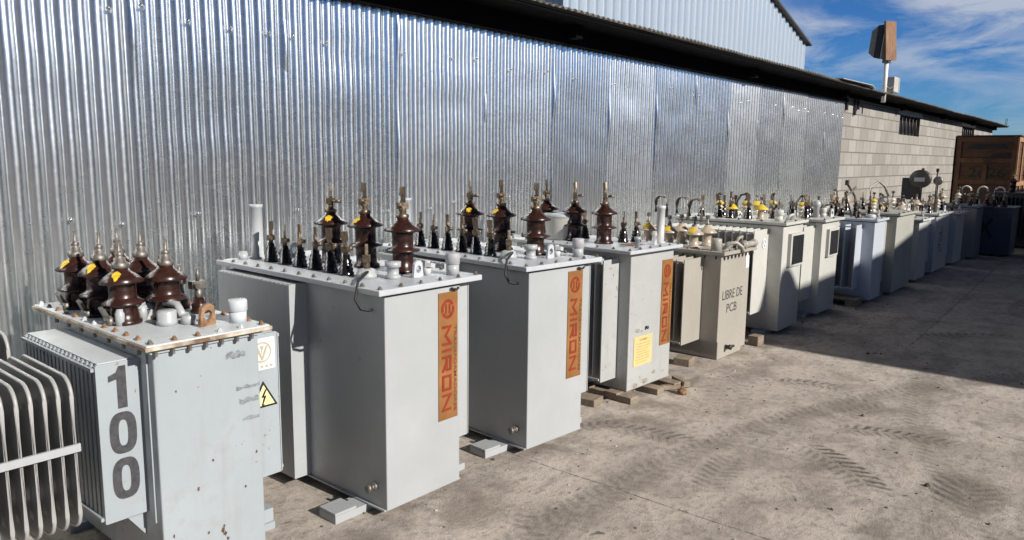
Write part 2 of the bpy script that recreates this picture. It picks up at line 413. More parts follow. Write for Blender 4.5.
# ------------------------------------------------------------------ corrugated wall
WALL_Y, WALL_X0, WALL_X1 = 3.80, -4.2, 12.48
PER = .076
wall = empty('corrugated_wall', ((WALL_X0+WALL_X1)/2, WALL_Y, 0), 0, 'tall galvanised corrugated steel wall running behind the row of transformers', 'wall')
rw = random.Random(3)
x = WALL_X0; k = 0
while x < WALL_X1 - .05:
    wdt = PER * 11
    x1 = min(x + wdt, WALL_X1)
    n = int(round((x1 - x + PER*.5) / PER * 16))
    yaw = rw.uniform(-.012,.012); off = rw.uniform(0,.004) + (.004 if k % 2 else 0); amp = .0105 + rw.uniform(-.001,.0012); ph = rw.uniform(-.2,.2)
    zs = [0, .35, .7, .9, 1.05, 1.2, 1.35, 1.5, 1.6, 1.7, 1.8, 1.9, 2.0, 2.1, 2.2, 2.3, 2.4, 2.60]; zb = (rw.uniform(1.75,2.3), rw.uniform(1.0,1.6))
    bend = [rw.uniform(-.004,.004) for _ in zs]; ripple = [(rw.uniform(0,2*pi), rw.uniform(-.0016,.0016)) for _ in zs]
    me = MB(); vs = []; fs = []
    for iz, z in enumerate(zs):
        for i in range(n+1):
            xx = x + (x1 - x + PER*.5)*i/n
            u = xx - (x+x1)/2
            yy = WALL_Y - off + amp*(-cos(2*pi*xx/PER + ph) + .14*cos(2*(2*pi*xx/PER + ph))) + yaw*u + bend[iz]*(1-abs(u)/.45) + ripple[iz][1]*sin(ripple[iz][0]+u*9)
            eu = xx - x - .012
            if eu < .09: yy -= (.016*math.exp(-((z-zb[0])/.13)**2) + .011*math.exp(-((z-zb[1])/.12)**2))*math.exp(-(eu/.032)**2)   # lap edge sprung open
            vs.append((xx - wall.location.x, yy - WALL_Y, z))
    for iz in range(len(zs)-1):
        for i in range(n):
            a = iz*(n+1)+i; fs.append((a, a+1, a+n+2, a+n+1))
    me.add(vs, fs, 0, True)
    # fixing screws with washers, two lines of them
    for zz in (1.17, 2.18):
        for j in range(0, 11, 3):
            xx = x + PER*(j+.75) - ph/(2*pi)*PER
            if xx < x1 - .03 and rw.random() < .5 and not (zz < 1.5 and xx > 4.5):
                me.lathe([(.011,0),(.009,.004),(.005,.005),(.005,.010),(0,.011)], (xx - wall.location.x, -.0075 - off - amp + yaw*(xx-(x+x1)/2), zz + rw.uniform(-.03,.03)), 8, 0, axis='y')
    me.build('wall_sheet', M['galvanised'], wall)
    x = x1; k += 1

# ------------------------------------------------------------------ concrete block building beyond it
bl = empty('block_wall', (19.7, 3.80, 0), 0, 'pale concrete block wall with two small barred windows beyond the steel wall', 'wall')
BX0, BX1 = 12.49, 26.9
wins = [(16.0, 17.65, 2.02, 2.40), (22.2, 23.9, 2.12, 2.42)]
w = MB()
def wb(a, b_, z0, z1): w.box(a-19.7, b_-19.7, 0, .2, z0, z1)
wb(BX0, wins[0][0], 0, 2.60); wb(wins[0][1], wins[1][0], 0, 2.60); wb(wins[1][1], BX1, 0, 2.60)
for a, b_, z0, z1 in wins: wb(a, b_, 0, z0); wb(a, b_, z1, 2.60)
w.box(BX0-19.7, BX0-19.7+.2, .2, 9, 0, 2.6); w.box(BX1-.2-19.7, BX1-19.7, .2, 9, 0, 2.6)
w.build('masonry', M['blocks'], bl)
for a, b_, z0, z1 in wins:
    f = MB()
    a -= 19.7; b_ -= 19.7
    f.box(a+.002, b_-.002, .10, .14, z0+.002, z0+.05); f.box(a+.002, b_-.002, .10, .14, z1-.05, z1-.002)
    f.box(a+.002, a+.05, .10, .14, z0+.05, z1-.05); f.box(b_-.05, b_-.002, .10, .14, z0+.05, z1-.05)
    fo = f.build('window', M['dark_metal'], bl)
    p = MB(); p.box(a+.05, b_-.05, .13, .136, z0+.05, z1-.05); p.build('pane', M['black_paint'], fo)
    for q in range(6):
        r_ = MB(); xx = a + .12 + (b_-a-.24)*q/5
        r_.cyl((xx, .05, z0), .014, z1-z0, 8); r_.build('window_bar', M['dark_metal'], fo)
    l = MB(); l.box(a-.12, b_+.12, -.006, .09, z1+.003, z1+.13); l.build('lintel', M['bucket_grey'], bl)

# ------------------------------------------------------------------ roof with its black eave
rf = empty('shed_roof', (11.5, 3.5, 2.6), 0, 'low corrugated shed roof with a long black eave above the steel wall', 'roof')
RX0, RX1 = -4.3, 27.35
r = MB(); vs = []; fs = []
n = int((RX1-RX0)/PER*8)
ys = [(3.44, 2.602), (9.0, 2.86)]
for (yy, zz) in ys:
    for i in range(n+1):
        xx = RX0 + (RX1-RX0)*i/n
        vs.append((xx-11.5, yy-3.5 + (.012*sin(xx*1.7)+.006*sin(xx*7.3) if yy < 4 else 0), zz-2.6 + .010*sin(2*pi*xx/PER) + .006*sin(xx*.9)))
for i in range(n): fs.append((i, i+1, n+2+i, n+1+i))
r.add(vs, fs, 0, True)
ro = r.build('roof_sheet', M['dull_metal'], rf)
so = ro.modifiers.new('gauge', 'SOLIDIFY'); so.thickness = .006
e = MB()
e.box(RX0-11.5+.05, WALL_X1-11.5, 3.47-3.5, 3.80-3.5-.012, -.045, -.018)
e.box(WALL_X1-11.5+.002, RX1-11.5-.1, 3.47-3.5, 3.80-3.5-.003, -.045, -.018)
e.build('soffit', M['black_beam'], rf)
e = MB(); e.box(RX0-11.5+.05, WALL_X1-11.5, 3.735-3.5, 3.80-3.5-.018, -.190, -.047)
e.box(WALL_X1-11.5+.002, RX1-11.5-.15, 3.755-3.5, 3.80-3.5-.003, -.105, -.047)
e.build('eave_beam', M['black_beam'], rf)
e = MB(); e.box(RX0-11.5+.05, RX1-11.5-.05, 3.462-3.5, 3.468-3.5, -.030, -.012); e.build('fascia', M['black_beam'], rf)
for xx in (-2.0, 1.55, 5.12, 8.70, 12.15, 15.7, 19.3, 22.9, 26.4):
    q = MB(); q.box(xx-.045-11.5, xx+.045-11.5, 3.63-3.5, 3.733-3.5, -.15, -.046); q.build('rafter_end', M['black_beam'], rf)
# bent flashing where the two roofs meet, and dark strips hanging below it
fl = MB(); fl.add([(11.1-11.5,-.11,.035),(12.5-11.5,-.12,.05),(12.45-11.5,.5,.12),(11.1-11.5,.5,.07),(12.72-11.5,-.10,.012),(12.7-11.5,.45,.075)], [(0,1,2,3),(1,4,5,2)])
fo = fl.build('roof_flashing', M['grey_paint'], rf); fo.modifiers.new('gauge','SOLIDIFY').thickness = .008
for xx, ln in ((12.62,.20),(13.05,.26),(13.22,.16)):
    q = MB(); q.box(xx-.03-11.5, xx+.03-11.5, 3.762-3.5, 3.782-3.5, -.106-ln, -.106); q.build('hanging_strip', M['black_rubber'], rf)
for xx in (26.9, 27.2):
    q = MB(); q.tube([(xx-11.5, .0, 0), (xx-11.4, .0, .22)], .008, 6); q.build('wire_stub', M['dark_metal'], rf)

# ------------------------------------------------------------------ big pale shed behind
gb = empty('pale_shed', (16.6, 8.4, 0), 0, 'pale metal shed with a sloping roofline rising behind the long eave', 'shed')
b_ = MB()
def trap(xa, xb, n_):
    pts = []
    wv = (xb-xa)/n_
    for i in range(n_):
        x0 = xa + i*wv
        pts += [(x0, 0), (x0+wv*.55, 0), (x0+wv*.65, -.035), (x0+wv*.9, -.035)]
    pts.append((xb, 0)); return pts
GX0, GX1, GZ = 10.78-16.6, 22.45-16.6, 4.78
pts = trap(GX0, GX1, 42)
def gz(xx): return GZ + .30*(5.84-abs(xx))
vs = []; fs = []
for xx, yy in pts: vs += [(xx, yy-.4, 0), (xx, yy-.4, gz(xx))]
for i in range(len(pts)-1): fs.append((2*i, 2*i+2, 2*i+3, 2*i+1))
b_.add(vs, fs)
b_.add([(GX0,-.4,0),(GX0,12,0),(GX0,12,GZ),(GX0,-.4,GZ)], [(0,1,2,3)]); b_.add([(GX1,-.4,0),(GX1,12,0),(GX1,12,GZ),(GX1,-.4,GZ)], [(0,3,2,1)])
b_.build('wall', M['pale_sheet'], gb)
q = MB(); ap = GZ+.30*5.84
for sgn in (1,-1):
    q.add([(0,-.55,ap+.03),(sgn*6.0,-.55,GZ-.02),(sgn*6.0,12,GZ-.02),(0,12,ap+.03)], [(0,1,2,3)])
qo = q.build('roof', M['dark_grey_paint'], gb); qo.modifiers.new('gauge','SOLIDIFY').thickness = .05

# a little tree between the sheds
tr = empty('tree', (9.6, 8.8, 0), 0, 'small dark brownish tree top showing over the eave left of the pale shed', 'tree')
q = MB(); q.tube([(0,0,0),(.05,0,1.2),(.02,.05,2.4),(.1,0,3.6),(.05,.1,4.4)], [.12,.10,.08,.05,.02], 8)
for a in range(7):
    an = a*.9; q.tube([(.05,0,2.3+.25*a),(.5*cos(an),.5*sin(an),2.9+.25*a),(.85*cos(an),.85*sin(an),3.2+.24*a)], [.045,.03,.01], 6)
q.build('trunk', M['beam_wood'], tr)
leaf = plain('dry_leaves', (.12,.075,.03), .7, 0, .5, 3, 0, (.22,.15,.05))
q = MB(); rt = random.Random(5)
for i in range(1700):
    an = rt.uniform(0,2*pi); zz = rt.uniform(2.7,4.75); rr = math.sqrt(rt.random())*(1.15-.5*abs(zz-3.5)/1.2)*(.75+.35*sin(3*an+zz*4))
    c = Vector((rr*cos(an), rr*sin(an), zz)); d1 = Vector((rt.gauss(0,1),rt.gauss(0,1),rt.gauss(0,1))).normalized(); d2 = d1.orthogonal().normalized()
    s_ = rt.uniform(.03,.06)
    q.add([c-d1*s_, c+d2*s_*.5, c+d1*s_, c-d2*s_*.5], [(0,1,2,3)])
q.build('crown', leaf, tr)

# ------------------------------------------------------------------ transformer kit
PROTO = {}
HIDE = []
def bushing(kind, parent, x, y, z, rz=0, yellow=False, sc=1.0, name_mark=False):
    """a part with its terminal (and paint mark) as sub-parts"""
    key = (kind, yellow, name_mark)
    if key in PROTO:
        o = part_copy(PROTO[key], parent, (x,y,z), rz); k_ = sc*random.uniform(.97,1.03); o.scale = (sc,sc,k_); o.rotation_euler = (random.gauss(0,.016), random.gauss(0,.016), rz+random.gauss(0,.12)); return o
    por, ter, tm, mk = MB(), MB(), M['bronze'], None
    name = 'high_voltage_bushing'
    if kind == 'brown_flag':      # tall brown bushing, two skirts, twisted flag terminal
        por.lathe([(.062,0),(.062,.012),(.05,.02),(.048,.085),(.053,.095),(.080,.100),(.081,.106),(.054,.116),(.049,.125),(.049,.178),(.054,.186),(.084,.192),(.086,.199),(.06,.216),(.034,.236),(.028,.250),(0,.251)], seg=20)
        pm = M['brown_porcelain']
        ter.lathe([(.026,.250),(.030,.254),(.030,.268),(.018,.272),(.018,.300),(.013,.302),(.013,.33)], seg=10)
        ter.obox((0,0,.308), (.05,.026,.030)); ter.cyl((-.02,-.02,.308), .009, .04, 8, axis='y')
        ter.obox((.004,0,.345), (.020,.012,.055), (0,0,.5)); ter.obox((0,0,.374), (.034,.010,.042), (0,.12,.5))
        top = [(.0365,.2365),(.0625,.2180),(.0880,.2010),(.0872,.1945)]
    elif kind == 'brown_pin':     # squat brown bushing, umbrella top, threaded pin
        por.lathe([(.062,0),(.062,.012),(.054,.018),(.050,.066),(.056,.074),(.077,.080),(.078,.086),(.056,.100),(.050,.108),(.050,.155),(.055,.160),(.079,.164),(.082,.170),(.060,.192),(.034,.212),(.030,.222),(0,.223)], seg=20)
        pm = M['brown_porcelain']; tm = M['dull_metal']
        ter.lathe([(.030,.222),(.032,.226),(.030,.244),(.022,.248),(.022,.262),(.014,.266),(.016,.272),(.016,.284),(.008,.288),(.007,.29),(.007,.335)], seg=12)
        top = [(.036,.2125),(.0615,.1935),(.0840,.1715),(.0825,.166)]
    elif kind == 'tan_cone':      # cream body under a wide tan cone
        por.lathe([(.05,0),(.05,.01),(.036,.016),(.034,.095),(.04,.1),(.075,.102),(.078,.108),(.05,.13),(.024,.155),(.02,.165),(0,.166)], seg=18)
        pm = M['tan_porcelain']; tm = M['dull_metal']
        ter.lathe([(.018,.165),(.02,.17),(.012,.19),(.008,.195),(.008,.24)], seg=8); ter.obox((.0,0,.225), (.035,.02,.03))
        top = [(.025,.156),(.052,.131),(.080,.109),(.079,.104)]
    elif kind == 'cream_ribbed':  # pale ribbed bushing with a small cap
        por.lathe([(.045,0),(.045,.012),(.034,.018),(.034,.05),(.052,.056),(.052,.062),(.034,.07),(.034,.098),(.052,.104),(.052,.11),(.034,.118),(.032,.14),(.046,.145),(.046,.152),(.022,.175),(.018,.185),(0,.186)], seg=16)
        pm = M['cream_porcelain']; tm = M['dark_metal']
        ter.lathe([(.018,.185),(.02,.19),(.010,.21),(.009,.25)], seg=8); ter.lathe([(.0,.245),(.022,.25),(.026,.262),(.018,.275),(0,.278)], seg=8)
        top = [(.0235,.1765),(.048,.1535),(.048,.143),(.036,.135)]
    elif kind == 'black_low':     # small black ribbed bushing, bronze clamp and flag
        name = 'low_voltage_bushing'
        por.lathe([(.036,0),(.036,.010),(.030,.016),(.033,.030),(.026,.034),(.030,.050),(.023,.054),(.026,.068),(.019,.074),(.019,.092),(0,.093)], seg=14)
        pm = M['black_porcelain']
        ter.lathe([(.012,.092),(.012,.135)], seg=8); ter.obox((0,0,.118), (.034,.024,.026), (0,0,.3)); ter.cyl((-.006,-.014,.120), .010, .016, 8, axis='y')
        ter.obox((.003,.002,.148), (.018,.010,.03), (0,.1,.7)); ter.obox((.006,.0,.178), (.030,.007,.044), (0,.05,.7))
    elif kind == 'brown_low':
        name = 'low_voltage_bushing'
        por.lathe([(.036,0),(.036,.010),(.028,.016),(.030,.034),(.022,.04),(.022,.06),(0,.061)], seg=14)
        pm = M['brown_porcelain']; tm = M['dull_metal']
        ter.lathe([(.015,.06),(.017,.066),(.013,.10)], seg=8); ter.obox((-.005,0,.112), (.055,.03,.03)); ter.cyl((-.02,-.018,.112), .012, .02, 8, axis='y'); ter.cyl((0,0,.125), .008, .05, 8)
    elif kind == 'white_low':     # white base under bronze clamp
        name = 'low_voltage_bushing'
        por.lathe([(.046,0),(.046,.018),(.040,.022),(.040,.036),(.024,.042),(0,.043)], seg=16); pm = M['white_paint']
        ter.lathe([(.016,.042),(.014,.10)], seg=8); ter.obox((0,0,.085), (.04,.03,.03), (0,0,.3)); ter.obox((.0,0,.125), (.028,.012,.05), (0,.1,.6))
    o = por.build(name, pm, parent, (x,y,z))
    o.rotation_euler = (0,0,rz); o.scale = (sc,)*3
    ter.build('terminal', tm, o)
    if yellow and kind not in ('black_low','brown_low','white_low'):
        q = MB()
        if kind == 'brown_flag': a0, a1 = radians(172), radians(214)
        elif kind == 'brown_pin': a0, a1 = radians(180), radians(220)
        elif kind == 'tan_cone' and name_mark: a0, a1 = radians(130), radians(235)
        else: a0, a1 = 0, 2*pi
        pr = [(r_+.0016, z_+.0016) for r_, z_ in top]
        if a1 - a0 > 6: q.lathe(pr, seg=18)
        else:
            ns = 12; vs = []; fs = []; rr = random.Random(len(PROTO))
            for i_ in range(ns+1):
                t_ = i_/ns; a = a0+(a1-a0)*t_; lim = min(1, .12+.62*sin(pi*t_)**.6 + rr.uniform(-.15,.15))*(len(pr)-2)
                st = .55*(1-sin(pi*t_)**.8)
                for j_ in range(6):
                    w_ = st+(max(lim,st+.05)-st)*j_/5; i0 = min(int(w_), len(pr)-2); fr_ = w_-i0
                    r0_ = pr[i0][0]*(1-fr_)+pr[i0+1][0]*fr_; z0_ = pr[i0][1]*(1-fr_)+pr[i0+1][1]*fr_
                    vs.append((r0_*cos(a), r0_*sin(a), z0_))
            for i_ in range(ns):
                for j_ in range(5): fs.append((i_*6+j_, i_*6+j_+1, i_*6+7+j_, i_*6+6+j_))
            q.add(vs, fs, 0, True)
        q.build('paint_mark', M['yellow_paint'], o)
    PROTO[key] = o
    return o
def shared(key, make, parent, loc, rz=0):
    if key in PROTO: return part_copy(PROTO[key], parent, loc, rz)
    o = make(parent); o.location = loc; o.rotation_euler = (0,0,rz); PROTO[key] = o; return o
def bolt(parent, loc, mat='dull_metal'):
    def mk(p):
        q = MB(); q.lathe([(.012,0),(.012,.002),(.0085,.002),(.0085,.009),(.005,.009),(.005,.014)], seg=6, smooth=False); return q.build('lid_bolt', M[mat], p)
    return shared(('bolt',mat), mk, parent, loc, random.uniform(0,1))
def filler_cap(parent, loc, mats=('white_paint','grey_plastic'), r=.031, h=.10):
    q = MB(); q.lathe([(r*.96,0),(r*.96,h*.5)], seg=18)
    o = q.build('filler_neck', M[mats[0]], parent, loc)
    q = MB(); q.lathe([(r*1.02,h*.5),(r*1.08,h*.52),(r*1.08,h*.94),(r*.98,h),(0,h)], seg=18); q.build('cap', M[mats[1]], o)
    return o
def lug(parent, loc, rz=0, mat='lid_paint', s=1.0):
    def mk(p):
        q = MB(); n_ = 10
        outer = [(-.034,0),(.034,0),(.026,.062),(.012,.074),(-.012,.074),(-.026,.062)]
        # plate with a hole: ring of quads
        ring = [( .017*cos(a), .036+.017*sin(a)) for a in [2*pi*i/24 for i in range(24)]]
        def hit(a):
            d = (cos(a), sin(a)); best = 9
            for i in range(6):
                (x1,y1),(x2,y2) = outer[i], outer[(i+1)%6]; y1 -= .036; y2 -= .036
                ex, ey = x2-x1, y2-y1; den = d[0]*ey - d[1]*ex
                if abs(den) < 1e-9: continue
                t = (x1*ey - y1*ex)/den; u = (x1*d[1]-y1*d[0])/den
                if t > 0 and -1e-6 <= u <= 1+1e-6: best = min(best, t)
            return (d[0]*best, .036+d[1]*best)
        out = [hit(2*pi*i/24) for i in range(24)]
        vs = []; fs = []
        for yy in (-.006,.006):
            for p2 in ring: vs.append((p2[0], yy, p2[1]))
            for p2 in out: vs.append((p2[0], yy, p2[1]))
        for i in range(24):
            j = (i+1)%24
            fs += [(i,j,24+j,24+i),(48+i,72+i,72+j,48+j),(i,48+i,48+j,j),(24+i,24+j,72+j,72+i)]
        q.add(vs, fs); return q.build('lifting_lug', M[mat], p)
    o = shared(('lug',mat), mk, parent, loc, rz); o.scale = (s,)*3; return o
def radiator(parent, x_in, x_out, y0, y1, z0, z1, mat, pitch=.036, th=.013, rail=True, label=None, lips=True):
    """folded fins that stand out from x_in to x_out, front fin facing -Y"""
    q = MB(); n_ = max(2, int((y1-y0)/pitch)+1)
    a, b2 = min(x_in,x_out), max(x_in,x_out)
    for i in range(n_):
        yy = y0 + (y1-y0-th)*i/(n_-1)
        q.box(a, b2, yy, yy+th, z0, z1)
        if not lips: continue
        if x_out < x_in: q.box(x_out-.004, x_out, yy-.004, yy+th+.004, z0+.004, z1-.004)
        else: q.box(x_out, x_out+.004, yy-.004, yy+th+.004, z0+.004, z1-.004)
    o = q.build('radiator', M[mat], parent, label=label)
    if rail:
        for zz in (z0+.012, z1-.022):
            q = MB()
            if x_out < x_in: q.box(x_out-.014, x_out-.0045, y0+.006, y1, zz, zz+.012)
            else: q.box(x_out+.0045, x_out+.014, y0+.006, y1, zz, zz+.012)
            q.build('stay_rod', M[mat], o)
    return o
def lid_with_bolts(parent, x0, x1, y0, y1, z0, z1, mat, step=.105, bolts=True, bmat='dull_metal', rim=None, bev=.004):
    q = MB(); q.box(x0, x1, y0, y1, z0, z1); lo = q.build('lid', M[mat], parent, bevel=bev)
    if rim:
        q = MB(); q.box(x0-.006, x1+.006, y0-.006, y1+.006, z0+.003, z1-.006); q.build('rusty_rim', M[rim], lo)
    if bolts:
        nx = max(2, int((x1-x0)/step)+1); ny = max(2, int((y1-y0)/step)+1); ins = .022
        for i in range(nx):
            xx = x0+ins + (x1-x0-2*ins)*i/(nx-1)
            for yy in (y0+ins, y1-ins): bolt(parent, (xx, yy, z1), random.choice((bmat,bmat,'dull_metal','worn_lid')) if bmat == 'rust' else bmat)
        for i in range(1, ny-1):
            yy = y0+ins + (y1-y0-2*ins)*i/(ny-1)
            for xx in (x0+ins, x1-ins): bolt(parent, (xx, yy, z1), random.choice((bmat,bmat,'dull_metal','worn_lid')) if bmat == 'rust' else bmat)
    return lo
def valve(parent, loc, axis='x'):
    q = MB(); q.lathe([(.018,0),(.018,.012),(.011,.014),(.011,.03),(.020,.031),(.020,.045),(.012,.048),(0,.048)], seg=10, axis='y' if axis == 'y' else 'x')
    if axis == 'x': q.v = [(-a,b2,c) for a,b2,c in q.v]
    return q.build('drain_valve', M['dull_metal'], parent, loc)
def brand_sign(parent, x0, y, z1, w_=.118, h_=.585, tilt=0):
    q = MB(); q.box(x0, x0+w_, y-.003, y, z1-h_, z1); o = q.build('brand_sign', M['sign_orange'], parent)
    q = MB()
    # round emblem: broken ring with two bars
    cx, cz, R1, R2 = x0+w_*.47, z1-.075, .040, .027
    def ringseg(a0, a1):
        n_ = 14; vs = []; fs = []
        for i in range(n_+1):
            a = a0+(a1-a0)*i/n_
            for rr in (R2,R1): vs.append((cx+rr*cos(a)*1.0, y-.0045, cz+rr*sin(a)*1.1))
        for i in range(n_): fs.append((2*i,2*i+2,2*i+3,2*i+1))
        q.add(vs, fs)
    ringseg(radians(25), radians(200)); ringseg(radians(208), radians(378))
    q.add([(cx-.016,y-.0045,cz-.022),(cx-.006,y-.0045,cz-.022),(cx-.006,y-.0045,cz+.022),(cx-.016,y-.0045,cz+.022)], [(0,1,2,3)])
    q.add([(cx+.006,y-.0045,cz-.022),(cx+.016,y-.0045,cz-.022),(cx+.016,y-.0045,cz+.022),(cx+.006,y-.0045,cz+.022)], [(0,1,2,3)])
    # the five letters, read downwards
    zt = z1-.150; gap = .024; ws = (.098,.020,.080,.080,.086); tot = 0
    for ch, cw in zip('MIRON', ws):
        fn = front_cw(x0+.020, y-.0045, zt)
        stroke_glyph(q, ch, cw*.92, .058, fn, .0125); zt -= cw*.92 + gap*.62
    q.build('lettering', M['sign_red'], o)
    q = MB(); text_on(q, 'TRANSFORMADORES', .40, .016, front_cw(x0+.094, y-.0045, z1-.155), .012); q.build('small_lettering', M['sign_brown'], o)
    return o

GRP = 'transformers lined up along the steel wall'

# ------------------------------------------------------------------ unit at the left edge: pressed radiator plates
t0 = empty('transformer', (.60, 2.40, 0), 0, 'grey transformer cut by the left edge, with rounded pressed radiator plates', 'transformer', GRP)
def rrect(y0, y1, z0, z1, r_, n_=7):
    pts = []
    for cy, cz, a in ((y1-r_, z1-r_, 0), (y0+r_, z1-r_, pi/2), (y0+r_, z0+r_, pi), (y1-r_, z0+r_, 1.5*pi)):
        for i in range(n_+1):
            an = a + pi/2*i/n_; pts.append((cy+r_*cos(an), cz+r_*sin(an)))
    return pts
def plate_mesh(y0, y1, z0, z1):
    q = MB(); out = rrect(y0, y1, z0, z1, .06)
    q.prism(out, lambda u,v,d: (d, u, v), -.004, .004)
    loop = [(0,u,v) for u,v in out]; q.tube(loop + [loop[0], loop[1]], .0060, 8, caps=False)
    ny = 4
    for i in range(ny):                                             # pressed flutes
        yy = y0+.06 + (y1-y0-.12)*i/(ny-1)
        q.tube([(0,yy,z0+.06),(0,yy,z0+.09),(0,yy,z1-.09),(0,yy,z1-.06)], 1, 8, flat=(.0050,.034))
    return q
src = None
for i in range(7):
    xx = .212 - .0362*i
    if src is None: src = plate_mesh(0, .44, .35, .83).build('radiator_plate', M['radiator_grey'], t0, (xx,0,0))
    else: part_copy(src, t0, (xx,0,0))
src = None
for i in range(5):
    xx = .215 - .036*i
    if src is None: src = plate_mesh(0, .40, .36, .87).build('radiator_plate', M['radiator_grey'], t0, (xx,.56,0))
    else: part_copy(src, t0, (xx,.56,0))
q = MB(); q.box(-.05, .222, -.016, -.007, .606, .630); q.build('radiator_strap', M['white_paint'], t0)
q = MB(); q.box(-.62, -.06, .36, 1.08, .05, .80); q.build('tank', M['grey_paint'], t0, bevel=.004)
q = MB(); q.box(-.66, -.03, .33, 1.12, .80, .82); q.build('lid', M['grey_paint'], t0, bevel=.003)
q = MB(); q.tube([(-.06,.62,.74),(.05,.62,.74),(.23,.62,.74)], .022, 10); q.tube([(-.06,.62,.42),(.05,.62,.42),(.23,.62,.42)], .022, 10)
q.tube([(-.06,.38,.74),(.02,.36,.74),(.06,.22,.74),(.24,.22,.74)], .022, 10); q.tube([(-.06,.38,.42),(.02,.36,.42),(.06,.22,.42),(.24,.22,.42)], .022, 10)
q.build('header_pipe', M['grey_paint'], t0)
for yy in (.45,.95):
    q = MB(); q.box(-.64, -.02, yy, yy+.08, 0, .05); q.build('base_skid', M['grey_paint'], t0)

# ------------------------------------------------------------------ unit marked 100
t1 = empty('transformer', (1.08, 2.45, 0), 0, 'worn pale transformer marked 100 with a rusty lid edge and six brown bushings', 'transformer', GRP)
Z1 = .88
q = MB(); q.box(0, .385, 0, .92, .03, .845); q.build('tank', M['worn_paint'], t1, bevel=.005)
q = MB(); q.box(-.012, .397, -.010, .93, .8455, .858); q.build('tank_flange', M['worn_paint'], t1)
q = MB()
for xx in (0.0, .385):                                              # corner stiffeners
    q = MB(); q.box(xx-.006 if xx == 0 else xx-.002, xx+.002 if xx == 0 else xx+.006, .04, .075, .24, .845); q.build('stiffener', M['worn_paint'], t1)
lid_with_bolts(t1, -.03, .42, -.025, .99, .859, Z1, 'worn_lid', .09, True, 'rust', 'rust_rim', .003)
def flange_nut(parent, loc, mat):
    def mk(p):
        q = MB(); q.cyl((0,0,0), .0075, .02, 6, smooth=False); return q.build('flange_nut', M[mat], p)
    return shared(('nut',mat), mk, parent, loc, 0)
for i in range(7):
    flange_nut(t1, (.002+.058*i,-.018,.8378), 'dull_metal'); flange_nut(t1, (-.021,.05+.12*i,.8378), 'dull_metal')
ra = radiator(t1, 0, -.14, .10, .75, .265, .815, 'worn_paint', .036, .014, label='radiator bank with a big painted 100')
q = MB()
q.box(-.134, -.012, .105, .745, .8155, .8185)
q.build('top_strip', M['worn_lid'], ra)
q = MB()
for ch, zz in (('1', .655), ('0', .497), ('0', .337)):
    w_ = .062 if ch == '1' else .088
    numeral(q, ch, w_, .145, front(-.112 + (.088-w_)*.25, .10-.0015, zz))
q.build('painted_number', M['faded_black'], ra)
q = MB(); q.prism([(0,0),(.07,0),(.0,-.10)], lambda u,v,d: (-u, .13+d, .265+v), 0, .006); q.build('bracket', M['worn_paint'], t1)
rb = radiator(t1, .385, .525, .10, .75, .24, .815, 'worn_paint', .036, .014, label='radiator bank with warning triangle and emblem plate')
# emblem plate
q = MB(); q.box(.400, .512, .0965, .0985, .675, .800); eo = q.build('emblem_plate', M['sticker_white'], rb)
q = MB(); cx, cz = .456, .745
vs = []; fs = []
for i in range(29):
    a = 2*pi*i/28
    for rr in (.034,.041): vs.append((cx+rr*cos(a), .0955, cz+rr*sin(a)))
for i in range(28): fs.append((2*i,2*i+2,2*i+3,2*i+1))
q.add(vs, fs)
for poly in ([(-.026,.024),(-.016,.024),(0,-.016),(.016,.024),(.026,.024),(.004,-.032),(-.004,-.032)], [(-.010,.026),(.010,.026),(.002,.006),(.002,-.006),(-.002,-.006),(-.002,.006)]):
    q.add([(cx+u,.0955,cz+v) for u,v in poly], [tuple(range(len(poly)))])
for i in range(5): q.add([(.408+.02*i+u,.0955,.683+v) for u,v in ((0,0),(.012,0),(.012,.010),(0,.010))], [(0,1,2,3)])
qo = q.build('emblem', M['faint_print'], t1); qo.parent = rb
# warning triangle
def tri(s_, d, mb):
    cx, cz = .457, .555
    mb.add([(cx-.060*s_, d, cz-.035*s_+.005), (cx+.060*s_, d, cz-.035*s_+.005), (cx, d, cz+.070*s_+.005)], [(0,1,2)])
q = MB(); q.prism([(-.060,-.035),(.060,-.035),(0,.070)], lambda u,v,d: (.457+u, .0985-d, .56+v), 0, .002); wo = q.build('warning_sign', M['black_paint'], t1); wo.parent = rb
q = MB(); tri(.78, .0960, q); qo = q.build('sign_field', M['pale_sign_yellow'], t1)
bo = MB(); bo.add([(.457+u*1.0, .0952, .556+v) for u,v in ((.006,.040),(-.012,.008),(-.001,.009),(-.009,-.018),(-.013,-.014),(-.006,-.028),(.004,-.019),(-.003,-.019),(.012,.016),(.001,.014),(.014,.040))], [tuple(range(11))])
qb = bo.build('bolt_symbol', M['black_paint'], t1)
# sub-parts sit in the warning sign: same depth as other sub-parts, kept under the radiator
qo.parent = rb; qb.parent = rb
for i, (xx, yy) in enumerate(((.075,.80),(.075,.585),(.075,.375))): bushing('brown_pin', t1, xx, yy, Z1, .2*i, True, .93)
for i, (xx, yy) in enumerate(((.235,.80),(.235,.59),(.225,.365))): bushing('brown_pin', t1, xx, yy, Z1, .3*i, False, .93)
for yy in (.83,.62,.42):                                            # small clamp levers
    q = MB(); q.obox((0,0,.035), (.012,.03,.075), (.3,-.5,0)); q.obox((.02,0,.02), (.05,.02,.02), (0,.4,0)); q.cyl((.01,-.01,0), .014, .03, 8); q.build('arcing_horn', M['dull_metal'], t1, (.01, yy-.04, Z1))
q = MB(); q.lathe([(.018,0),(.018,.045),(.014,.05),(.012,.062),(0,.064)], seg=10); q.build('air_plug', M['white_paint'], t1, (.045,.345,Z1))
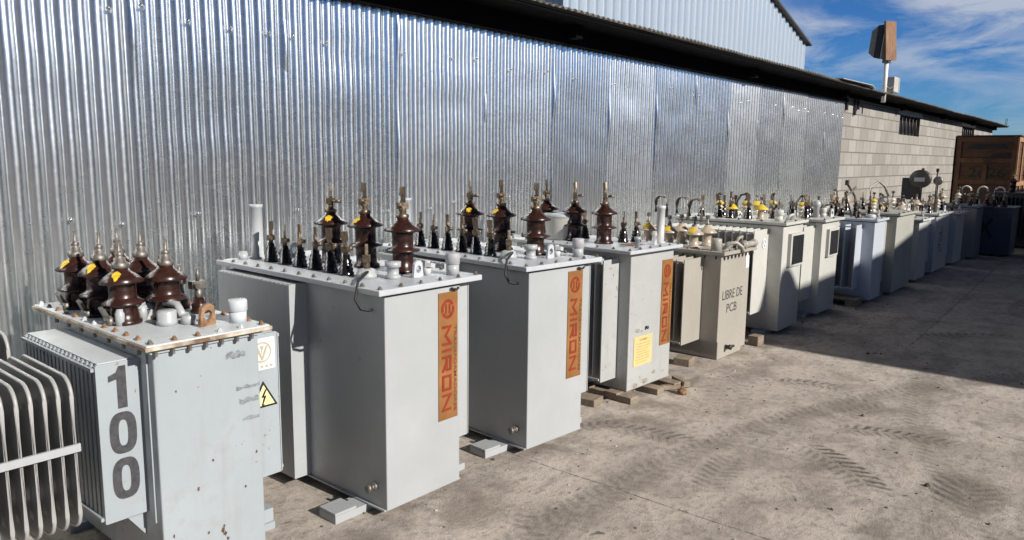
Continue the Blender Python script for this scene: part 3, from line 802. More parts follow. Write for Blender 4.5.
q = MB(); q.cyl((0,0,0), .016, .055, 10); q.obox((0,0,.05), (.075,.02,.018), (0,.15,.3)); q.lathe([(.014,.055),(.010,.075),(0,.078)], seg=8); q.obox((.03,0,.02), (.02,.02,.05), (0,.5,0)); q.build('tap_changer_handle', M['white_paint'], t1, (.145,.39,Z1))
q = MB(); q.lathe([(.036,0),(.036,.018),(.034,.02),(.034,.05),(.028,.055),(0,.055)], seg=16); q.build('gauge_boss', M['white_paint'], t1, (.165,.24,Z1))
q = MB(); q.lathe([(.026,0),(.026,.03),(.02,.034),(0,.034)], seg=12); q.tube([(-.01,.02,.03),(.0,.08,.06),(-.03,.12,.07)], .014, 8); q.build('pipe_elbow', M['white_paint'], t1, (.225,.20,Z1))
bushing('brown_low', t1, .345, .50, Z1, .4); bushing('brown_low', t1, .352, .36, Z1, .1); bushing('black_low', t1, .34, .66, Z1, .1); bushing('black_low', t1, .34, .80, Z1, .5)
lug(t1, (.255, .12, Z1), radians(15), 'rust', 1.1)
filler_cap(t1, (.365,.10,Z1), ('worn_lid','worn_lid'), .033, .085)
for yy in (.12, .68):
    q = MB(); q.box(-.06, .50, yy, yy+.09, 0, .0295); q.build('base_skid', M['worn_paint'], t1)
q = MB(); q.box(.386, .50, .13, .21, .03, .085); q.build('jacking_foot', M['worn_paint'], t1)
# rubbed grey scuffs on the front
M['scuff'] = plain('scuff', (.20,.22,.235), .5, 0, .3, 60)
for (xx, zz, ww, hh) in ((.255,.78,.075,.022),(.29,.655,.12,.014),(.30,.60,.085,.020),(.31,.535,.10,.014)):
    vs = []; n_ = 9; rr = random.Random(int(zz*1000))
    up = [(xx+ww*i/n_, zz+hh*rr.uniform(.4,1)) for i in range(n_+1)]; dn = [(xx+ww*i/n_, zz-hh*rr.uniform(0,.4)) for i in range(n_+1)]
    pl = [p for p in dn if p[0] < .384] + [p for p in up[::-1] if p[0] < .384]
    q = MB(); q.add([(u,-.0012,v) for u,v in pl], [tuple(range(len(pl)))]); q.build('scuff_mark', M['scuff'], t1)

M['chip_rust'] = plain('chip_rust', (.11,.06,.04), .8, 0, .4, 60)
rc = random.Random(31)
for (xx, zz, s_) in ((.215,.145,.012),(.222,.128,.009),(.218,.16,.006),(.232,.105,.008),(.16,.155,.006),(.07,.70,.005),(.19,.42,.006),(.13,.33,.008),(.31,.28,.006),(.035,.19,.007),(.28,.06,.010),(.36,.40,.006),(.10,.06,.008)):
    pl = [(xx+s_*rc.uniform(.4,1)*cos(2*pi*i/9), zz+s_*rc.uniform(.5,1.3)*sin(2*pi*i/9)) for i in range(9)]
    q = MB(); q.add([(u,-.0012,v) for u,v in pl], [tuple(range(9))]); q.build('paint_chip', M['chip_rust'], t1)
# ------------------------------------------------------------------ the two white units with tall signs
def white_unit(name, loc, rz, label):
    t = empty(name, loc, rz, label, 'transformer', GRP); t.scale = (.977,)*3
    Z = .965
    q = MB(); q.box(0, .435, 0, 1.18, .001, .93); q.build('tank', M['white_paint'], t, bevel=.004)
    q = MB(); q.box(-.012, .447, .006, 1.19, .0, .007); q.build('base_flange', M['white_paint'], t)
    q = MB(); q.box(-.010, .455, -.010, 1.20, .931, .939); q.build('gasket', M['black_rubber'], t)
    lid_with_bolts(t, -.052, .552, -.030, 1.262, .940, Z, 'lid_paint', .115)
    radiator(t, 0, -.088, .55, 1.17, .012, .925, 'white_paint', .0345, .0265, rail=False)
    radiator(t, .435, .508, .022, 1.17, .20, .925, 'white_paint', .031, .012, rail=False)
    for xx, yy in ((-.175,.125),(-.175,.98)):
        q = MB(); q.box(xx, .60, yy, yy+.115, -.0353, -.001); q.box(xx, xx+.11, yy+.001, yy+.114, -.0005, .012); q.build('base_skid', M['white_paint'], t, bevel=.002)
    for i, yy in enumerate((.80,.535,.285)): bushing('brown_flag', t, .325+.012*i, yy, Z, .5-.4*i, i < 2)
    for i, yy in enumerate((1.01,.885,.76,.635,.515,.40)): bushing('black_low', t, .112, yy, Z, .35*i)
    bushing('white_low', t, .125, .27, Z, .4)
    q = MB(); q.lathe([(.040,0),(.040,.008),(.031,.009),(.031,.262),(.034,.264),(.034,.278),(0,.28)], seg=18); q.build('conservator_pipe', M['white_paint'], t, (.13,1.17,Z))
    q = MB(); q.lathe([(.024,0),(.024,.03),(.020,.03),(.020,.04),(0,.04)], seg=12); q.build('air_plug', M['white_paint'], t, (.06,1.19,Z))
    filler_cap(t, (.455,.065,Z)); lug(t, (.295,.125,Z), radians(8)); lug(t, (.30,1.10,Z), radians(8))
    q = MB(); q.lathe([(.034,0),(.034,.014),(.026,.016),(.026,.05),(.036,.052),(.036,.075),(0,.076)], seg=14); q.build('gauge_boss', M['white_paint'], t, (.195,.175,Z))
    q = MB(); q.cyl((0,0,0), .02, .04, 10); q.obox((.01,-.01,.045), (.05,.03,.02), (0,.2,.4)); q.cyl((.03,.03,0), .014, .06, 8); q.build('tap_changer_handle', M['grey_paint'], t, (.365,.14,Z))
    q = MB(); q.tube([(.10,.24,Z+.03),(.05,.17,Z+.045),(-.04,.12,Z+.02),(-.07,.10,Z-.05),(-.055,.085,Z-.09),(-.02,.08,Z-.10),(-.002,.08,Z-.10)], .0065, 8); q.build('earth_cable', M['black_rubber'], t)
    valve(t, (-.001,.075,.095))
    q = MB(); q.tube([(.37,-.012,.921),(.40,-.016,.914),(.41,-.018,.922)], .006, 6); q.build('lid_clamp', M['black_rubber'], t)
    brand_sign(t, .300, -.001, .905)
    return t
t2 = white_unit('transformer', (1.925, 2.281, .0345), radians(-.5), 'nearer and larger of the two white transformers with orange sign and six black bushings')
t3 = copy_thing(t2, (2.83, 2.271, .0345), radians(-4.5), 'clean white transformer with orange sign, between the larger white one and the stained finned one')

# ------------------------------------------------------------------ stained white unit on a pallet
t4 = empty('transformer', (3.945, 2.37, .055), radians(-3), 'stained white transformer with yellow sticker and orange sign, standing on a broken pallet', 'transformer', GRP)
Z = .895
q = MB(); q.box(0, .49, 0, .95, 0, Z-.028); q.build('tank', M['stained_paint'], t4, bevel=.004)
q = MB(); q.box(-.01, .50, -.008, .96, Z-.0275, Z-.0225); q.build('gasket', M['black_rubber'], t4)
lid_with_bolts(t4, -.075, .53, -.045, 1.08, Z-.022, Z, 'lid_paint', .12)
radiator(t4, 0, -.165, .085, .90, .075, .835, 'stained_paint', .056, .008, lips=False)
radiator(t4, .49, .60, .12, .90, .09, .835, 'stained_paint', .045, .014)
for i, yy in enumerate((.83,.58,.33)): bushing('brown_flag', t4, .165, yy, Z, .4*i+.2, False)
for i, (xx, yy) in enumerate(((.31,.28),(.40,.24),(.31,.44),(.31,.60))): bushing('black_low', t4, xx, yy, Z, .6*i)
q = MB(); q.lathe([(.036,0),(.036,.008),(.027,.009),(.027,.225),(.030,.227),(.030,.245),(0,.247)], seg=16); q.build('conservator_pipe', M['grey_paint'], t4, (.475,.10,Z))
lug(t4, (.35,.06,Z), radians(20), 'grey_paint', 1.15); 
q = MB(); q.lathe([(.016,0),(.016,.05),(.022,.052),(.022,.068),(0,.07)], seg=10); q.build('air_plug', M['white_paint'], t4, (.12,.04,Z))
q = MB(); q.box(.16,.30,.10,.20, Z+.0005, Z+.0035); q.build('rust_patch', M['rust'], t4)
brand_sign(t4, .355, -.001, .800, .125, .565)
q = MB(); q.box(.06, .265, -.003, -.001, .145, .335); so_ = q.build('yellow_notice', M['sticker_yellow'], t4)
q = MB(); rr = random.Random(4)
q.add([(.125+u,-.004,.305+v) for u,v in ((0,0),(.08,0),(.08,.012),(0,.012))], [(0,1,2,3)])
for i in range(8):
    zz = .285-.017*i; L0 = .08+rr.uniform(0,.01); L1 = .245-rr.uniform(0,.05)
    q.add([(L0,-.004,zz),(L1,-.004,zz),(L1,-.004,zz+.004),(L0,-.004,zz+.004)], [(0,1,2,3)])
q.build('print_lines', plain('faded_print', (.40,.27,.10), .6, 0, .3, 60), so_)
q = MB(); q.lathe([(.008,.0),(.008,.01),(.011,.011),(.011,.016),(0,.016)], seg=10, axis='y'); q.build('bung', M['dark_metal'], t4, (.19,-.001,.385))
M['dirt'] = plain('dirt', (.20,.16,.12), .8, 0, .3, 50, 0, (.38,.35,.3))
for (cx, cz, s_) in ((.10,.375,.035),(.14,.365,.02),(.41,.055,.02),(.30,.07,.03),(.2,.03,.05),(.09,.02,.04)):
    rr = random.Random(int(cx*999)); pl = [(cx+s_*rr.uniform(.5,1)*cos(2*pi*i/11), cz+s_*.5*rr.uniform(.4,1)*sin(2*pi*i/11)) for i in range(11)]
    q = MB(); q.add([(u,-.0014,v) for u,v in pl], [tuple(range(11))]); q.build('dirt_mark', M['dirt'], t4)
# pallet it stands on
pl = empty('pallet', (3.90, 2.20, 0), radians(-3), 'broken wooden pallet with runner ends sticking out under the stained white transformer', 'pallet')
for xx, y0, tw in ((.02,.10,0),(.27,.085,.05),(.50,.07,-.04)):
    q = MB(); q.obox((xx,y0+.55,.021), (.085,1.1,.042), (0,0,tw)); q.build('runner', M['pallet_wood'], pl, bevel=.003)
for i in range(5):
    q = MB(); q.obox((.27,.24+.21*i,.0485), (.62,.09,.012)); q.build('deck_board', M['pallet_wood'], pl)
for (xx, yy, a, ln, s_, cat, lab) in ((4.33,2.27,.9,.13,(.045,.028),'scrap','splintered grey wood scrap lying beside the pallet runners'), (4.47,2.27,-.5,.15,(.05,.04),'scrap','dark timber offcut lying at the right end of the pallet')):
    q = MB(); q.obox((0,0,s_[1]/2+.001), (s_[0],ln,s_[1]), (0,.08,0)); o = q.build('wood_scrap', M['pallet_wood'], None, (xx,yy,.003), bevel=.003); o.rotation_euler = (0,0,a); tag(o, lab, 'scrap')
q = MB(); q.lathe([(.03,0),(.034,.012),(.028,.03),(.012,.034),(.011,.05),(0,.05)], seg=10); o = q.build('metal_cap', M['rust'], None, (4.30,2.17,0)); tag(o, 'small rusty pipe cap lying on the concrete by the pallet', 'scrap')
# wooden block in front of the white unit's shadow
def timber(loc, size, rz, label):
    q = MB(); q.obox((0,0,size[2]/2), size); o = q.build('timber_block', M['pallet_wood'], None, loc, bevel=.004); o.rotation_euler = (0,0,rz); return tag(o, label, 'timber block')
timber((3.74,2.53,0), (.12,.17,.045), .1, 'short weathered timber block on the ground between the second white unit and the stained one')
# bucket on the stained unit's lid
bk = empty('bucket', (4.125,3.05,.951), 0, 'pale grey lidded bucket standing behind the brown bushings of the stained transformer', 'bucket')
q = MB(); q.lathe([(.088,0),(.092,.006),(.104,.14),(.107,.145),(.107,.155),(.104,.158)], seg=22); q.build('body', M['bucket_grey'], bk)
q = MB(); q.lathe([(.110,.150),(.112,.155),(.112,.172),(.105,.176),(0,.176)], seg=22); q.build('lid', M['white_paint'], bk)

# ------------------------------------------------------------------ beige stencilled unit
t5 = empty('transformer', (5.225, 2.37, 0), radians(-1), 'small beige transformer stencilled LIBRE DE PCB with tan cone bushings', 'transformer', GRP)
Z = .825
q = MB(); q.box(0, .50, 0, .82, .03, Z-.034); q.box(.0,.41,-.006,.826,.002,.14); q.build('tank', M['beige_paint'], t5, bevel=.004)
q = MB(); q.box(-.02,.52,-.02,.84,Z-.0335,Z-.0265); q.build('tank_flange', M['beige_paint'], t5)
lid_with_bolts(t5, -.035, .535, -.04, .88, Z-.026, Z, 'beige_paint', .10, True, 'dull_metal')
for i in range(9): flange_nut(t5, (-.012+.062*i,-.029,Z-.055), 'dark_metal'); flange_nut(t5, (-.029,.03+.09*i,Z-.055), 'dark_metal')
radiator(t5, 0, -.29, .145, .78, .14, .775, 'beige_paint', .062, .008, lips=False)
radiator(t5, .50, .60, .145, .78, .14, .775, 'beige_paint', .05, .014)
q = MB(); text_on(q, 'LIBRE DE', .345, .070, front(.05,-.0015,.452), .0); q.build('stencilled_word', M['faded_black'], t5); q = MB(); text_on(q, 'PCB', .175, .070, front(.13,-.0015,.345), .0); q.build('stencilled_word', M['faded_black'], t5)
for i, (xx, yy) in enumerate(((.09,.28),(.29,.27),(.10,.50),(.30,.50),(.11,.70),(.31,.70))): bushing('tan_cone', t5, xx, yy, Z, 0, i in (0,2,4), 1.0, True)
q = MB(); q.lathe([(.040,0),(.040,.085),(.036,.09),(0,.09)], seg=16); q.build('filler_neck', M['beige_paint'], t5, (.05,.07,Z))
q = MB(); q.tube([(.14,.06,Z),(.15,.02,Z+.05),(.20,-.02,Z+.055),(.24,-.05,Z+.02),(.25,-.06,Z-.02)], .014, 8); q.build('bent_pipe', M['beige_paint'], t5)
q = MB(); q.lathe([(.022,0),(.022,.03),(.036,.031),(.036,.048),(.024,.049),(.024,.20),(.034,.201),(.034,.22),(.02,.221),(.02,.26),(0,.26)], seg=12, axis='x'); q.build('valve_pipe', M['beige_paint'], t5, (.27,-.03,Z+.03))
q = MB(); q.tube([(.33,.06,Z),(.34,.03,Z+.075),(.40,.03,Z+.085),(.42,.06,Z)], .013, 8); q.build('lifting_loop', M['beige_paint'], t5)
q = MB(); q.box(.43,.485,-.0025,-.0005,.66,.78); q.build('pale_label', M['sticker_white'], t5)
q = MB(); q.lathe([(.014,0),(.014,.03),(.02,.032),(.02,.05),(0,.05)], seg=10, axis='y'); q.obox((.03,-.04,0), (.07,.014,.016)); q.build('drain_valve', M['dark_metal'], t5, (.13,-.006,.085))
# grey-green looped straps on the back bushings
for i, (xx, yy) in enumerate(((.31,.70),(.30,.50),(.10,.28))):
    q = MB(); pts = [(0,-.05,.20),(0,-.052,.26)]+[(0,-.052*cos(a),.32+.055*sin(a)) for a in [pi*k_/8 for k_ in range(9)]]+[(0,.05,.24)]
    q.tube(pts, 1, 8, flat=(.026,.006)); q.build('terminal_strap', M['dull_metal'], t5, (xx,yy,Z))
timber((4.96,2.50,.0), (.13,.12,.055), .15, 'dark timber block at the left foot of the beige stencilled transformer')
timber((5.90,2.34,.0), (.10,.09,.08), -.1, 'squarish block standing on the sunlit edge of the shade right of the beige transformer')

# ------------------------------------------------------------------ row of further units
def plain_unit(loc, rz, label, W, D, Zt, mat, lidov, finL, finR, finy, finz, kinds, pitch=.06, name='transformer', lidmat=None, yell=()):
    t = empty(name, loc, rz, label, 'transformer', GRP)
    q = MB(); q.box(0, W, 0, D, .035, Zt-.034); q.build('tank', M[mat], t, bevel=.004)
    q = MB(); q.box(-.012, W+.012, -.012, D+.012, Zt-.0335, Zt-.0265); q.build('gasket', M['black_rubber'], t)
    lid_with_bolts(t, -lidov, W+lidov, -lidov, D+lidov, Zt-.026, Zt, lidmat or mat, .2, True, 'dark_metal')
    if finL: radiator(t, 0, -finL, finy, D-.05, finz, Zt-.06, mat, pitch, .009, lips=False)
    if finR: radiator(t, W, W+finR, finy, D-.05, finz, Zt-.06, mat, pitch, .015)
    for yy in (.1, D-.2):
        q = MB(); q.box(-.08, W+.08, yy, yy+.1, 0, .0345); q.build('base_skid', M[mat], t)
    for i, (kd, xx, yy) in enumerate(kinds): bushing(kd, t, xx, yy, Zt, .7*i, i in yell, .80 if i in yell else 1)
    return t
def cabinet(t, x0, x1, z0, z1, mat):
    q = MB(); q.box(x0, x1, -.03, -.001, z0, z1); o = q.build('plate_holder', M[mat], t, bevel=.002)
    q = MB(); q.box(x0+.035, x1-.025, -.034, -.0305, z0+.02, z1-.02); q.build('nameplate', M['black_paint'], o)
def filler(t, x, y, Z, mat, r=.036, h=.10): filler_cap(t, (x,y,Z), (mat,mat), r, h)

t6 = plain_unit((6.345,2.335,0), 0, 'large cream transformer with a black nameplate and blue round sticker, partly in shade', .47, 1.0, .98, 'cream_paint', .035, .31, .06, .125, .21,
    [('tan_cone',.12,.52),('cream_ribbed',.24,.70),('tan_cone',.21,.29),('cream_ribbed',.37,.50),('black_low',.15,.66),('black_low',.33,.70),('black_low',.40,.62),('black_low',.12,.82),('brown_low',.36,.24)], yell=(0,1,2,3))
cabinet(t6, .12, .44, .585, .875, 'cream_paint'); filler(t6, .06, .07, .98, 'cream_paint')
q = MB(); q.tube([(.18,.05,.98),(.19,.02,1.03),(.26,.02,1.035),(.28,.05,.98)], .012, 8); q.build('lifting_loop', M['cream_paint'], t6)
q = MB(); vs = [(0,0)]; 
ring = [( .042*cos(2*pi*i/20), .042*sin(2*pi*i/20)) for i in range(20)]
q.prism(ring, front(-.10,.122,.80), 0, .002); rs = q.build('round_sticker', M['sticker_white'], t6)
q = MB(); 
for a0_ in (0, 2.1, 4.2):
    pts = [(.030*cos(a0_+k_*.22), .030*sin(a0_+k_*.22)) for k_ in range(8)] + [(.019*cos(a0_+k_*.22), .019*sin(a0_+k_*.22)) for k_ in range(7,-1,-1)]
    f_ = front(-.10,.1195,.80); q.add([f_(u,v) for u,v in pts], [tuple(range(16))])
q.build('sticker_mark', M['sticker_blue'], rs)

t7 = plain_unit((7.345,2.335,0), 0, 'cream transformer with a grey nameplate window, second of the two cream ones', .50, 1.0, .95, 'cream_paint', .04, .30, .06, .07, .19,
    [('cream_ribbed',.16,.26),('cream_ribbed',.16,.55),('tan_cone',.30,.78),('black_low',.36,.26),('black_low',.38,.45),('black_low',.38,.65),('white_low',.28,.16)], yell=(0,1,2))
cabinet(t7, .13, .42, .58, .85, 'cream_paint'); filler(t7, .30, .10, .95, 'cream_paint', .03, .09)
q = MB(); q.lathe([(.028,0),(.028,.10),(.04,.11),(.04,.14),(.02,.17),(0,.17)], seg=12); q.build('breather', M['white_paint'], t7, (.22,.14,.95))

t8 = plain_unit((8.47,2.16,0), 0, 'light blue transformer with dark gaps between tall fins, half in shade', .40, .95, .90, 'blue_paint', .03, .22, .12, .12, .16,
    [('brown_low',.1,.2),('brown_low',.1,.4),('brown_low',.1,.6),('black_low',.3,.3),('black_low',.3,.5),('black_low',.32,.7)], .11)
q = MB(); q.tube([(.2,.3,.9),(.18,.35,1.12),(.28,.30,1.22)], .014, 8); q.build('bent_pipe', M['dull_metal'], t8)
q = MB(); q.lathe([(.05,0),(.05,.03),(.03,.04),(0,.04)], seg=14); q.build('gauge_boss', M['grey_paint'], t8, (.2,.1,.90))
pd = empty('pallet', (8.15,2.22,0), 0, 'low wooden pallet in the shade under the fins of the blue transformer', 'pallet')
for yy in (0,.3):
    q = MB(); q.box(0,.26,yy,yy+.09,0,.06); q.build('runner', M['pallet_wood'], pd)
q = MB(); q.box(0,.26,-.02,.42,.0605,.08); q.build('deck_board', M['pallet_wood'], pd)

t9 = plain_unit((9.15,2.11,0), 0, 'olive grey transformer standing right behind the light blue one', .80, 1.0, .93, 'olive_paint', .04, .16, .06, .10, .16,
    [('cream_ribbed',.15,.30),('cream_ribbed',.16,.60),('tan_cone',.36,.80),('brown_low',.44,.3),('black_low',.46,.5),('black_low',.46,.7)], yell=(0,1))
q = MB(); q.tube([(.25,.35,.93),(.24,.37,1.2),(.30,.30,1.27),(.36,.25,1.22),(.38,.2,1.1)], .013, 8); q.build('bent_pipe', M['dull_metal'], t9)
q = MB(); q.tube([(.12,.45,.93),(.12,.5,1.1),(.20,.62,1.24)], .013, 8); q.obox((.2,.62,1.25), (.05,.03,.06)); q.build('terminal_rod', M['dark_metal'], t9)

t10 = plain_unit((10.35,2.13,0), 0, 'mid grey transformer between the olive one and the one with the control box', .52, .95, .80, 'grey_paint', .05, .0, .16, .10, .14,
    [('tan_cone',.12,.25),('tan_cone',.2,.5),('cream_ribbed',.36,.3),('cream_ribbed',.38,.55),('brown_low',.4,.75),('tan_cone',.15,.75)], yell=(1,))
t11 = plain_unit((11.25,2.12,0), 0, 'pale grey transformer with upright stencilled words and a black control box above its lid', .85, .95, .82, 'grey_paint', .04, .12, .06, .06, .20,
    [('tan_cone',.2,.3),('cream_ribbed',.2,.6),('tan_cone',.5,.4),('brown_low',.6,.3),('brown_low',.6,.6)])
q = MB(); text_on(q, 'LIBRE DE', .34, .10, front_cw(.38,-.0015,.62), .006); q.build('stencilled_word', M['faded_black'], t11); q = MB(); text_on(q, 'PCB', .22, .10, front_cw(.24,-.0015,.56), .006); q.build('stencilled_word', M['faded_black'], t11)
q = MB(); q.box(.36,.42,.30,.54,.98,1.28); q.build('control_box', M['black_paint'], t11, bevel=.006)
for yy in (.34,.50):
    q = MB(); q.cyl((.39,yy,.82), .016, .16, 8); q.build('box_stand', M['dark_metal'], t11)
q = MB(); q.lathe([(.12,0),(.125,.01),(.125,.05),(.10,.065),(0,.068)], (0,0,0), 24, axis='x'); q.v = [(.34-a_, .30+b2*1.1, 1.27+c) for a_, b2, c in q.v]; go = q.build('gauge', M['dark_metal'], t11)
q = MB(); q.box(.266,.270,.24,.37,1.235,1.29); q.build('gauge_label', M['grey_plastic'], go)
q = MB(); q.lathe([(.06,0),(.06,.02),(.045,.03),(0,.03)], (0,0,0), 20, axis='x'); q.v = [(.36-a_, .09+b2, 1.25+c) for a_, b2, c in q.v]; q.cyl((.38,.09,.82), .014, .40, 8); q.build('round_disc', M['dull_metal'], t11)
for yy in (.12,.30):
    q = MB(); q.cyl((.42,yy,.82), .009, .56, 8); q.obox((.42,yy,1.39), (.04,.03,.05)); q.build('terminal_rod', M['dark_metal'], t11)
t12 = plain_unit((12.5,2.10,0), 0, 'small grey transformer standing just before the dark blue one, tan bushings on top', .62, .95, .78, 'grey_paint', .06, .10, .06, .08, .16,
    [('cream_ribbed',.18,.3),('cream_ribbed',.18,.6),('tan_cone',.4,.4),('brown_low',.5,.7)])
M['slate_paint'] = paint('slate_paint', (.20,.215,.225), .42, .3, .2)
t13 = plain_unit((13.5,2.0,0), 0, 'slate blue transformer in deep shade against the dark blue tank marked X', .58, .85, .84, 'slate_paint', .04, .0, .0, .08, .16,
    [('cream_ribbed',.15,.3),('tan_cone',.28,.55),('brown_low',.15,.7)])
rf_ = random.Random(11)
for t_, W_, Z_ in ((t6,.47,.98),(t7,.50,.95),(t8,.40,.90),(t9,.80,.93),(t10,.52,.80),(t11,.85,.82),(t12,.62,.78),(t13,.58,.84)):
    for k_ in range(4):
        bushing(rf_.choice(('black_low','brown_low','black_low')), t_, rf_.uniform(.06,W_-.05), .12+.19*k_+rf_.uniform(0,.08), Z_, rf_.uniform(0,3), False, rf_.uniform(.8,1.25))
    lug(t_, (W_-.06, .06, Z_), rf_.uniform(-.3,.5), 'grey_paint', 1.1)
    xx = rf_.uniform(.1,W_-.1); yy = rf_.uniform(.3,.7); hh = rf_.uniform(.12,.22)
    q = MB(); q.tube([(xx,yy,Z_),(xx,yy,Z_+hh*.7),(xx+.02,yy-.03,Z_+hh),(xx+.03,yy-.09,Z_+hh*1.05),(xx+.03,yy-.10,Z_+hh*.6)], .011, 8); q.build('connector_tube', M[rf_.choice(('dark_metal','dull_metal'))], t_)
# dark blue tank marked X with white looped conductors
t14 = empty('transformer', (14.3,1.625,0), 0, 'dark blue transformer with a black X painted on its side and three pale loops', 'transformer', GRP)
Z = .80
q = MB(); q.box(0,.65,0,.92,.03,Z-.03); q.build('tank', M['dark_blue_paint'], t14, bevel=.006)
q = MB(); q.box(-.03,.68,-.03,.95,Z-.0295,Z); q.build('lid', M['dark_blue_paint'], t14, bevel=.004)
q = MB()
for sg in (1,-1):
    q.obox((-.002,.36,.46), (.002,.045,.36), (sg*radians(32),0,0))
q.v = [(a - (.001 if i >= 8 else 0), b2, c) for i, (a, b2, c) in enumerate(q.v)]
q.build('painted_cross', M['black_paint'], t14)
for i in range(3):
    q = MB(); yy = .16+.24*i
    pts = [(0,0,.12)]+[(0,.07-.07*cos(a),.24+.07*sin(a)) for a in [pi*k_/10 for k_ in range(11)]]+[(0,.14,.12)]
    q.tube(pts, .014, 8); lo = q.build('conductor_loop', M['sticker_white'], t14, (.22,yy,Z))
    bushing('brown_low', t14, .22, yy, Z, 0, False, 1.6); bushing('brown_low', t14, .22, yy+.14, Z, 0, False, 1.6)
for yy in (.1,.7):
    q = MB(); q.box(-.04,.69,yy,yy+.1,0,.0295); q.build('base_skid', M['dark_blue_paint'], t14)
# dark finned unit behind it and tyres in the shade
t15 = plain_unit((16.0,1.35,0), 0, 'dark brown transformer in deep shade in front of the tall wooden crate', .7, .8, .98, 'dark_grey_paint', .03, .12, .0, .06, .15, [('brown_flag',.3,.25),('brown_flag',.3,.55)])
def tyre(loc, label):
    q = MB(); q.lathe([(.17,.01),(.22,0),(.29,.01),(.32,.04),(.325,.09),(.32,.14),(.29,.17),(.22,.18),(.17,.17),(.165,.09),(.17,.01)], seg=24)
    return tag(q.build('tyre', M['black_rubber'], None, loc), label, 'tyre', 'old tyres in the shade')
tyre((14.75,1.10,0), 'old black tyre lying flat on the concrete, lower one of the pair')
tyre((14.78,1.08,.181), 'old black tyre lying on top of the other tyre in the shade')

# ------------------------------------------------------------------ tall wooden crate
cr = empty('wooden_crate', (21.55,2.49,0), 0, 'tall brown wooden crate painted SC 2626 at the far end of the row', 'crate')
CW, CD, CH = 2.4, 1.28, 2.13
q = MB(); q.box(.04, CW-.04, .04, CD-.04, .12, CH-.06); q.build('core', M['crate_wood'], cr)
q = MB(); nb = 9
for i in range(nb):
    z0 = .12+(CH-.2)*i/nb; q.box(.012,.0395,.0400,CD-.03, z0+.005, z0+(CH-.2)/nb-.005); q.box(.03,CW-.03,.012,.0395, z0+.005, z0+(CH-.2)/nb-.005)
q.build('side_boards', M['crate_wood'], cr)
fr = MB()
for yy in (0, CD-.11): fr.box(-.02,.0115,yy,yy+.11,.05,CH)
for zz in (.3,.98,1.50,CH-.12): fr.box(-.018,.0110,.1105,CD-.1105,zz,zz+.11)
fr.obox((-.003,CD*.5,1.25), (.026,.10,.42))
fs_ = MB()
for xx in (.0,.8,1.55,CW-.11): fs_.box(xx+.012 if xx == 0 else xx, xx+.11, -.02,.0115,.05,CH)
for zz in (CH-.12,.95,.3):
    for xa, xb in ((.1225,.798),(.912,1.548),(1.662,CW-.112)): fs_.box(xa,xb,-.018,.0110,zz,zz+.11)
fs_.build('side_frame', wood('sun_tinted_frame', (.26,.13,.06), (.42,.24,.12), (9,9,1.5)), cr)  # paler copy of the frame wood, sunlight put into the colour
fr.build('frame', M['shade_tinted_frame'], cr)
q = MB(); q.box(-.05,CW+.02,-.05,CD+.005,CH+.001,CH+.03); q.build('top_boards', M['beam_wood'], cr)
q = MB()
f_ = side(-.022, .70, 1.505); text_on(q, 'SC', .30, .10, f_, .01)
f_ = side(.0095, .98, 1.14); text_on(q, '2626', .78, .24, f_, .012); q.build('painted_number', M['black_paint'], cr)
q = MB()
for pl in ([(.08,1.86),(.30,1.83),(.70,1.87),(.96,1.84),(.90,1.96),(.60,1.955),(.40,1.965),(.18,1.95)], [(.62,1.63),(1.08,1.64),(1.06,1.74),(.72,1.73)]):
    q.add([(.0095, 1.16-u, v) for u, v in pl], [tuple(range(len(pl)))])
q.build('black_smear', M['black_paint'], cr)
for yy in (.05,.55,1.05):
    q = MB(); q.box(0,CW,yy,yy+.1,0,.0495); q.build('runner', M['beam_wood'], cr)

# ------------------------------------------------------------------ floodlight on its post
fl = empty('floodlight', (13.55,3.55,2.62), 0, 'floodlight with a rusty back plate on a white post above the roof edge', 'floodlight')
q = MB(); q.cyl((0,-.06,-.16), .035, .66, 12); q.build('post', M['sticker_white'], fl)
q = MB(); q.obox((0,-.06,.50), (.14,.10,.07)); q.cyl((-.09,-.06,.50), .02, .18, 8, axis='x'); q.build('mount', M['dull_metal'], fl)
q = MB()
def flood(u, v, d): return (u, v, d)
R_ = Matrix.Rotation(radians(8), 4, 'Y') 
body = MB()
ring0 = [(-.24,.0,.0),(.24,.0,.0),(.24,.0,.62),(-.24,.0,.62)]
ring1 = [(-.23,.12,.02),(.23,.12,.02),(.23,.12,.60),(-.23,.12,.60)]
ring2 = [(-.15,.26,.10),(.15,.26,.10),(.15,.26,.50),(-.15,.26,.50)]
vs = ring0+ring1+ring2; fs = [(0,3,2,1),(8,9,10,11)]
for a in (0,4):
    for i in range(4): fs.append((a+i, a+(i+1)%4, a+4+(i+1)%4, a+4+i))
body.add(vs, fs); ho = body.build('lamp_housing', M['black_paint'], fl, (0,-.02,.53), bevel=.015); ho.rotation_euler = (radians(7), radians(-5), radians(-6)); ho.scale = (.85,.85,.86)
q = MB(); q.box(-.22,.22,-.012,-.001,.02,.60); q.build('lens', M['sticker_white'], ho)
q = MB(); q.box(-.26,.26,-.155,-.125,-.04,.72); po = q.build('back_plate', wood('rusty_plate', (.15,.075,.04), (.30,.17,.10), (9,9,1.5)), fl, (.0,-.0,.53)); po.rotation_euler = (radians(-3), radians(-5), radians(-6)); po.scale = (.85,.85,.80)
jb = empty('junction_box', (14.1,3.55,2.64), 0, 'small grey junction box fixed beside the floodlight post', 'box')
q = MB(); q.box(-.12,.16,-.10,.04,.02,.27); q.build('case', M['bucket_grey'], jb, bevel=.008)
q = MB(); q.box(.161,.175,-.11,.05,.01,.28); q.build('cover', M['sticker_white'], jb)
